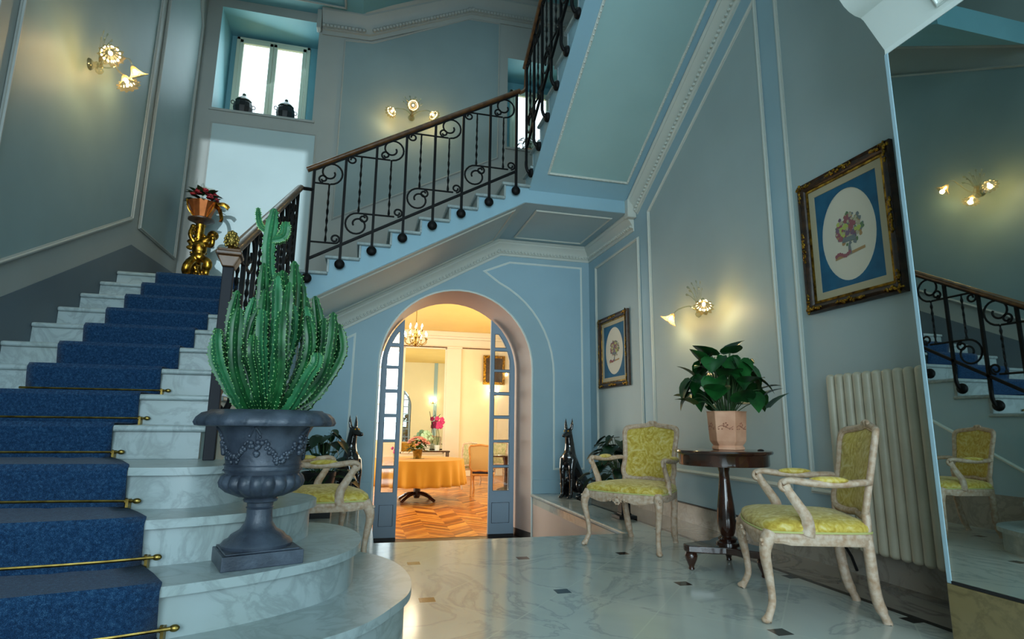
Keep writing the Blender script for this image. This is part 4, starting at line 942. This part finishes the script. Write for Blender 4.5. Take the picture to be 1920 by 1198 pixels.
# small black cap on the table
t=G(); t.lathe([(.018,0),(.02,.004),(.014,.009),(.004,.011)],14,T(2.37,3.08,.706)); tag(t.build('small_dish',M_BLACK),'tiny black disc lying near the right edge of the round table','dish')
# ================================================================ ARCH DOORS
def ax(z,off):  # left x of arch opening at height z
    rx,rz=.9025-off,.90-off; 
    if z<=1.56: return 1.0875-rx
    q=1-((z-1.56)/rz)**2; return 1.0875-rx*math.sqrt(max(q,0))
ROWS=[(1.875,2.06),(1.58,1.83),(1.277,1.545),(.967,1.236),(.65,.927),(.328,.617),(.005,.295)]
def door(nm,side,xin):
    t=struct(thing('door_%d'%nm,'','door',(0,0,0))); del t['label']; del t['category']
    mx=(lambda x:x) if side<0 else (lambda x:2*1.0875-x)
    xi=xin if side<0 else 2*1.0875-xin
    zt=1.56+.885*math.sqrt(1-((xi-1.0875)/.8875)**2)
    out=[(xi,DZ+.03),(xi,zt)]+[(ax(z,.015),z) for z in [zt-(zt-1.56)*i/10 for i in range(1,11)]]+[(ax(0,.015),DZ+.03)]
    holes=[]
    for z0,z1 in ROWS:
        zz=[z0+(z1-z0)*i/6 for i in range(7)]; L=[(max(ax(z,.075),.272),z) for z in zz]; xr=xi-.055
        L=[p for p in L if p[0]<xr-.005]
        if len(L)>1: holes.append([(xr,L[0][1])]+L+([(xr,L[-1][1])] if L[-1][0]<xr-.01 else []))
    g=G(); g.prism([(mx(a),b) for a,b in out],7.50,7.55,'y',holes=[[(mx(a),b) for a,b in h] for h in holes]); g.build('door_leaf',P_DOOR,t,0,bevel=.004)
    for h in holes:
        g=G(); g.prism([(mx(a),b) for a,b in h],7.522,7.528,'y'); p=g.build('pane',M_GLASS,t,0)
        g=G(); g.tube([(mx(a),7.499,b) for a,b in h],.004,4,closed=True); g.build('glazing_bead',M_BLACK,t,0)
    g=G(); a,b=mx(.262),mx(xi-.045); q=[(a,7.499,-.395),(b,7.499,-.395),(b,7.499,-.145),(a,7.499,-.145)]; g.tube(q,.0045,4,closed=True); g.build('panel_line',M_BLACK,t,0)
    g=G(); g.box(min(mx(.20),mx(xi)),max(mx(.20),mx(xi)),7.485,7.56,DZ+.001,DZ+.035); g.build('kick_strip',M_BLACK,t,0)
door(1,-1,.475); door(2,1,1.637)
# ================================================================ DINING ROOM
DX0,DX1,DY,DC=-3.0,4.4,16.2,3.45
g=G(); g.box(DX0,DX1,YD-.02,DY,DZ-.05,DZ); struct(g.build('floor_dining',M_PARQ,smooth=0))
g=G(); g.box(DX0,DX1,YD,DY,DC,DC+.1); struct(g.build('ceiling_dining',P_YEL,smooth=0))
g=G(); g.sheet([(DX0,DZ)]+A2+[(DX1,DZ),(DX1,DC),(DX0,DC)],YD+.005,'y'); struct(g.build('wall_dining_front',P_CRM,smooth=0))
g=G(); g.box(DX1,DX1+.1,YD,DY,DZ,DC); struct(g.build('wall_dining_right',P_CRM,smooth=0))
g=G(); g.prism([(YD,DZ),(DY,DZ),(DY,DC),(YD,DC)],DX0-.1,DX0,'x',holes=[[(9.4,.2),(11.2,.2),(11.2,2.9),(9.4,2.9)],[(12.4,.2),(14.2,.2),(14.2,2.9),(12.4,2.9)]]); struct(g.build('wall_dining_left',P_CRM,smooth=0))
g=G(); g.prism([(DX0,DZ),(DX1,DZ),(DX1,DC),(DX0,DC)],DY,DY+.15,'y',holes=[[(-.7,.35),(.98,.35),(.98,2.9),(-.7,2.9)]]); struct(g.build('wall_dining_back',P_CRM,smooth=0))
g=G(); g.box(2.24,2.66,DY-.06,DY,DZ,2.98).box(DX0,-.75,DY-.03,DY,DZ,2.98).box(3.75,DX1,DY-.05,DY,DZ,2.98); struct(g.build('trim_dining_pilasters',P_CRW,smooth=0,bevel=.01))
g=G(); g.box(DX0,DX1,DY-.035,DY,DZ,-.13).box(DX1-.03,DX1,YD,DY,DZ,-.13); struct(g.build('baseboard_dining',P_CRW,smooth=0,bevel=.01))
g=G(); g.box(DX0,DX1,DY-.08,DY,2.98,3.04).box(DX0,DX1,DY-.05,DY,3.04,3.25).box(DX0,DX1,DY-.16,DY,3.25,3.31).box(DX0,DX1,DY-.22,DY,3.31,3.45).box(DX1-.1,DX1,YD,DY,3.2,3.45); struct(g.build('trim_dining_cornice',P_CRW,smooth=0,bevel=.012))
g=G(); g.box(1.02,2.24,DY-.09,DY-.06,2.985,3.015).box(2.68,3.72,DY-.09,DY-.06,2.985,3.015); struct(g.build('trim_picture_rail',M_WOOD,smooth=0))
def bigwin(nm,fn,W):
    t=struct(thing('window_%d'%nm,'','window',(0,0,0))); del t['label']; del t['category']; a0,a1,z0,z1=W
    g=G()
    for a,b,c,d in ((a0,a0+.06,z0,z1),(a1-.06,a1,z0,z1),(a0,a1,z0,z0+.06),(a0,a1,z1-.06,z1),((a0+a1)/2-.05,(a0+a1)/2+.05,z0,z1)): fn(g,a,b,c,d,.06)
    for k in (1,2,3,4):
        z=z0+(z1-z0)*k/5; fn(g,a0,a1,z-.015,z+.015,.03)
    g.build('window_frame',P_CRW,t,0)
    g=G(); fn(g,a0+.05,a1-.05,z0+.05,z1-.05,.006); g.build('pane',M_GLASS,t,0)
bigwin(3,lambda g,a,b,c,d,w:g.box(a,b,DY+.07-w/2,DY+.07+w/2,c,d),(-.7,.98,.35,2.9))
for nm,W in ((4,(9.4,11.2,.2,2.9)),(5,(12.4,14.2,.2,2.9))): bigwin(nm,lambda g,a,b,c,d,w:g.box(DX0-.05-w/2,DX0-.05+w/2,a,b,c,d),W)
t=thing('dining_mirror','tall mirror on the far dining-room wall seen through the arch','mirror',(1.64,DY-.005,1.55))
g=G(); g.box(-.56,.56,-.012,0,-1.45,1.40); g.build('mirror_glass',M_MIRR,t,0)
g=G(); g.box(-.60,-.56,-.035,0,-1.5,1.44).box(.56,.60,-.035,0,-1.5,1.44).box(-.60,.60,-.035,0,1.40,1.44).box(-.60,.60,-.035,0,-1.5,-1.45); g.build('frame',P_CRW,t,0,bevel=.006)
# covered table
t=thing('dining_table','round dining table hidden under the gold cloth beyond the arch','table',(1.07,11.2,DZ))
g=G(); g.lathe([(.83,.735),(.84,.74),(.84,.755),(.83,.76)],48); g.build('table_top',M_MAHOG,t)
g=G(); g.lathe([(.05,.05),(.07,.1),(.06,.4),(.09,.6),(.12,.735)],20); g.build('pedestal',M_MAHOG,t)
for i in range(4):
    a=PI/4+PI/2*i; g=G(); g.tube(cr([(.04*math.cos(a),.04*math.sin(a),.14),(.25*math.cos(a),.25*math.sin(a),.10),(.42*math.cos(a),.42*math.sin(a),.02)],4),.03,8); g.build('leg',M_MAHOG,t)
g=G(); R=.848; n=180; rings=[[(q*math.cos(2*PI*i/n),q*math.sin(2*PI*i/n),.766) for i in range(n)] for q in (.05,.4,.82)]
for j in range(9):
    u=j/8; z=.762-.45*u; rings.append([((R+.012+u*.035+u*.045*math.sin(i*2*PI/n*23+.8*math.sin(i*.07)))*math.cos(2*PI*i/n),(R+.012+u*.035+u*.045*math.sin(i*2*PI/n*23+.8*math.sin(i*.07)))*math.sin(2*PI*i/n),z) for i in range(n)])
g.loft(rings,True,True,False); o=tag(g.build('tablecloth',M_CLOTH,None,60,solid=.003),'gold tablecloth falling in folds over the round table beyond the arch','tablecloth'); o.location=(1.07,11.2,DZ)
# bouquet
t=thing('bouquet','bouquet of pink roses and greenery in a brass pot on the gold tablecloth','flower arrangement',(1.05,11.15,.204))
g=G(); g.lathe([(.06,0),(.075,.01),(.085,.09),(.10,.17),(.095,.17)],20,cap=False); g.lathe([(.085,.006),(.13,.006),(.13,0),(.08,0)],24); g.build('pot',M_BRASS,t)
random.seed(21); g=G()
for i in range(34):
    a=random.random()*6.28; q=.21*random.random()**.5; z=.25+.15*(1-(q/.22)**2)
    for k in range(5): b=2*PI*k/5; g.sph((q*math.cos(a)+.017*math.cos(b),q*math.sin(a)+.017*math.sin(b),z),(.02,.02,.017),7,5)
g.build('roses',M_PINKF,t,60)
g=G()
for i in range(70):
    a=i*2.4; q=random.uniform(.06,.2); leaf(g,(q*math.cos(a),q*math.sin(a),random.uniform(.14,.32)),(math.cos(a),math.sin(a),random.uniform(-.4,1)),.13,.06,.3,.2,False)
g.build('leaves',M_LEAF,t,60)
t=thing('flower_glass','small glass of magenta flowers at the left side of the gold tablecloth','flower arrangement',(.62,11.0,.204))
g=G(); g.lathe([(.03,0),(.035,.12),(.032,.12)],14,cap=False); g.build('glass',M_CRYS,t)
g=G(); 
for i in range(14): g.sph((random.uniform(-.06,.06),random.uniform(-.05,.05),random.uniform(.10,.22)),.025,7,5)
g.build('flowers',M_MAG,t)
# side table with orchid and pale plant in front of the dining mirror
t=thing('console_table','low wooden console in front of the far dining-room mirror','table',(1.85,15.6,DZ))
g=G(); g.box(-.45,.45,-.2,.2,.68,.72); g.build('table_top',M_MAHOG,t,0,bevel=.005)
for sx in (-1,1):
    for sy in (-1,1): g=G(); g.tube([(sx*.41,sy*.16,0),(sx*.41,sy*.16,.68)],.022,8); g.build('leg',M_MAHOG,t)
t=thing('orchid','magenta orchid on a tall stem on the far console','potted plant',(1.98,15.6,.157))
g=G(); g.lathe([(.06,0),(.08,.14),(.07,.14)],14,cap=False); g.build('pot',P_WHITE,t)
g=G(); g.tube(cr([(0,0,.1),(-.02,0,.5),(0,0,.85),(.06,0,.95)],6),.008,6); g.tube(cr([(0,0,.1),(.04,0,.4),(-.04,0,.75),(-.10,0,1.05)],6),.008,6); g.build('stem',M_STEM,t)
g=G()
for i in range(9):
    c=(random.uniform(-.03,.14),random.uniform(-.05,.05),random.uniform(.6,.95))
    for k in range(5): b=2*PI*k/5; g.sph((c[0]+.035*math.cos(b),c[1],c[2]+.035*math.sin(b)),(.032,.01,.032),7,5)
g.build('blooms',M_MAG,t)
t=thing('potted_plant','pale green hydrangea-like plant on the far console behind the bouquet','potted plant',(1.68,15.55,.157))
g=G(); g.lathe([(.09,0),(.12,.16),(.11,.16)],14,cap=False); g.build('pot',P_WHITE,t)
g=G()
for i in range(60): 
    a=random.random()*6.28; q=random.random(); g.sph((.22*q*math.cos(a),.18*q*math.sin(a),.25+.22*(1-q*q)+random.uniform(-.03,.03)),.04,7,5)
g.build('blooms',M_PALEF,t)
# chairs
def dchair(label,loc,rz,tap=False):
    t=thing('dining_chair',label,'chair',loc,rz,'dining chairs beyond the arch'); w=M_CHW if tap else M_CANE
    for s in (-1,1):
        g=G(); g.tube(cr([(s*.20,-.20,.43),(s*.21,-.22,.3),(s*.19,-.20,.12),(s*.205,-.225,0)],4),[.024]*5+[.018]*8,8); g.build('leg',w,t)
        g=G(); g.tube(cr([(s*.18,.20,.45),(s*.18,.21,.2),(s*.18,.25,0)],4),.018,8); g.build('leg',w,t)
    g=G(); g.prism([(-.235,-.235),(.235,-.235),(.205,.215),(-.205,.215)],.40,.445); g.build('seat_frame',w,t,0,bevel=.012)
    g=G(); g.prism([(-.22,-.225),(.22,-.225),(.19,.20),(-.19,.20)],.445,.485); g.build('seat_pad',M_TAP if tap else M_NAVY,t,30,bevel=.018,seg=3)
    B=lambda x,z:(x,.205+.18*(z-.45),z)
    o=[(-.19,.52),(0,.51),(.19,.52),(.205,.75),(.215,.97),(.12,.995),(0,1.01),(-.12,.995),(-.215,.97),(-.205,.75)]
    P=cr([(a,b,0) for a,b in o],4,True)
    g=G(); g.tube([B(p.x,p.y) for p in P],.02,8,closed=True)
    for s in (-1,1): g.tube([B(s*.18,.44),B(s*.185,.55)],.018,8)
    g.build('back_frame',w,t)
    g=G(); g.loft([[Vector(B(p.x*.97,.76+(p.y-.76)*.97))+Vector((0,d,0)) for p in P] for d in (-.008,.008)],True,True,True); g.build('back_panel',M_TAP if tap else M_CANEP,t,30)
    return t
dchair('honey wood cane-back dining chair with dark seat, front one by the far table',(2.42,11.75,DZ),rad(160))
dchair('tapestry-backed dining chair behind the cane chair, leftmost by the far wall',(2.22,13.2,DZ),rad(215),True)
dchair('tapestry-backed dining chair, rear one partly behind the cane chair',(3.05,13.6,DZ),rad(200),True)
t=thing('dining_table','small dark dining table at the cane chairs, seen through the right door panes','table',(3.15,12.6,DZ))
g=G(); g.lathe([(.50,.73),(.52,.74),(.52,.755),(.50,.765)],40); g.build('table_top',M_MAHOG,t)
g=G(); g.lathe([(.22,0),(.22,.03),(.06,.08),(.05,.4),(.07,.6),(.10,.73)],20); g.build('pedestal',M_MAHOG,t)
# picture + lamp on dining back wall
t=thing('framed_picture','dark gold framed painting on the dining-room wall, seen through the right door panes','picture',(3.62,DY-.06,2.40))
g=G(); g.prism([(-.32,-.42),(.32,-.42),(.32,.42),(-.32,.42)],-.05,0,'y',holes=[[(-.24,-.34),(.24,-.34),(.24,.34),(-.24,.34)]]); g.build('frame',M_GOLD,t,0,bevel=.01)
g=G(); g.box(-.25,.25,-.02,-.005,-.35,.35); g.build('canvas',M_DWOOD,t,0)
def dsconce(label,loc,rz=0):
    t=thing('dining_wall_lamp',label,'wall lamp',loc,rz,'small brass wall lamps in the dining room')
    g=G(); g.lathe([(.04,0),(.03,.02),(.01,.03)],14,T(rx=PI/2)); 
    for s in (-1,1): g.tube(cr([(0,-.03,0),(s*.06,-.08,-.05),(s*.11,-.10,0),(s*.11,-.10,.05)],5),.009,7)
    g.build('brass_arms',M_BRASS,t)
    for s in (-1,1):
        g=G(); g.lathe([(.035,.05),(.05,.12),(.045,.12)],14,T(s*.11,-.10,0),cap=False); g.lathe([(.012,.06),(.02,.09),(.004,.13)],10,T(s*.11,-.10,0)); g.build('lit_shade',M_CANDLE,t)
    point('lamp_light',(0,-.16,.1),7,(1,.76,.42),.05,t)
dsconce('small lit brass wall lamp below the gold framed painting',(3.60,DY-.06,1.72))
dsconce('small lit brass wall lamp behind the arch wall, seen only in the far mirror',(2.9,YD+.02,1.75),rad(180))
# chandelier
t=thing('chandelier','brass chandelier with lit candle bulbs hanging in the dining room','chandelier',(.93,11.2,2.45))
g=G(); g.lathe([(.005,-.12),(.03,-.10),(.045,-.06),(.02,-.02),(.03,.03),(.05,.08),(.02,.12),(.012,.30)],18); g.tube([(0,0,.3),(0,0,1.0)],.006,6); g.lathe([(.05,.98),(.06,1.0)],14); g.build('stem',M_BRASS,t)
for k,(R,z,n_) in enumerate(((.22,.0,8),(.13,.16,6))):
    for i in range(n_):
        a=2*PI*i/n_+.2+k*.3; c,s=math.cos(a),math.sin(a)
        g=G(); g.tube(cr([(.02*c,.02*s,z),(R*.5*c,R*.5*s,z-.07),(R*.95*c,R*.95*s,z-.04),(R*c,R*s,z+.04)],5),.008,6); g.lathe([(.006,.03),(.028,.04),(.03,.05),(.01,.055)],10,T(R*c,R*s,z)); g.sph((R*.6*c,R*.6*s,z-.085),.014,7,5); ar=g.build('arm',M_BRASS,t)
        g=G(); g.tube([(R*c,R*s,z+.05),(R*c,R*s,z+.10)],.010,8); g.build('candle',P_CRW,ar)
        g=G(); g.lathe([(.006,.10),(.016,.125),(.012,.15),(.002,.175)],10,T(R*c,R*s,z)); g.build('flame_bulb',M_CANDLE,ar)
point('lamp_light',(0,0,.22),35,(1,.84,.58),.25,t)
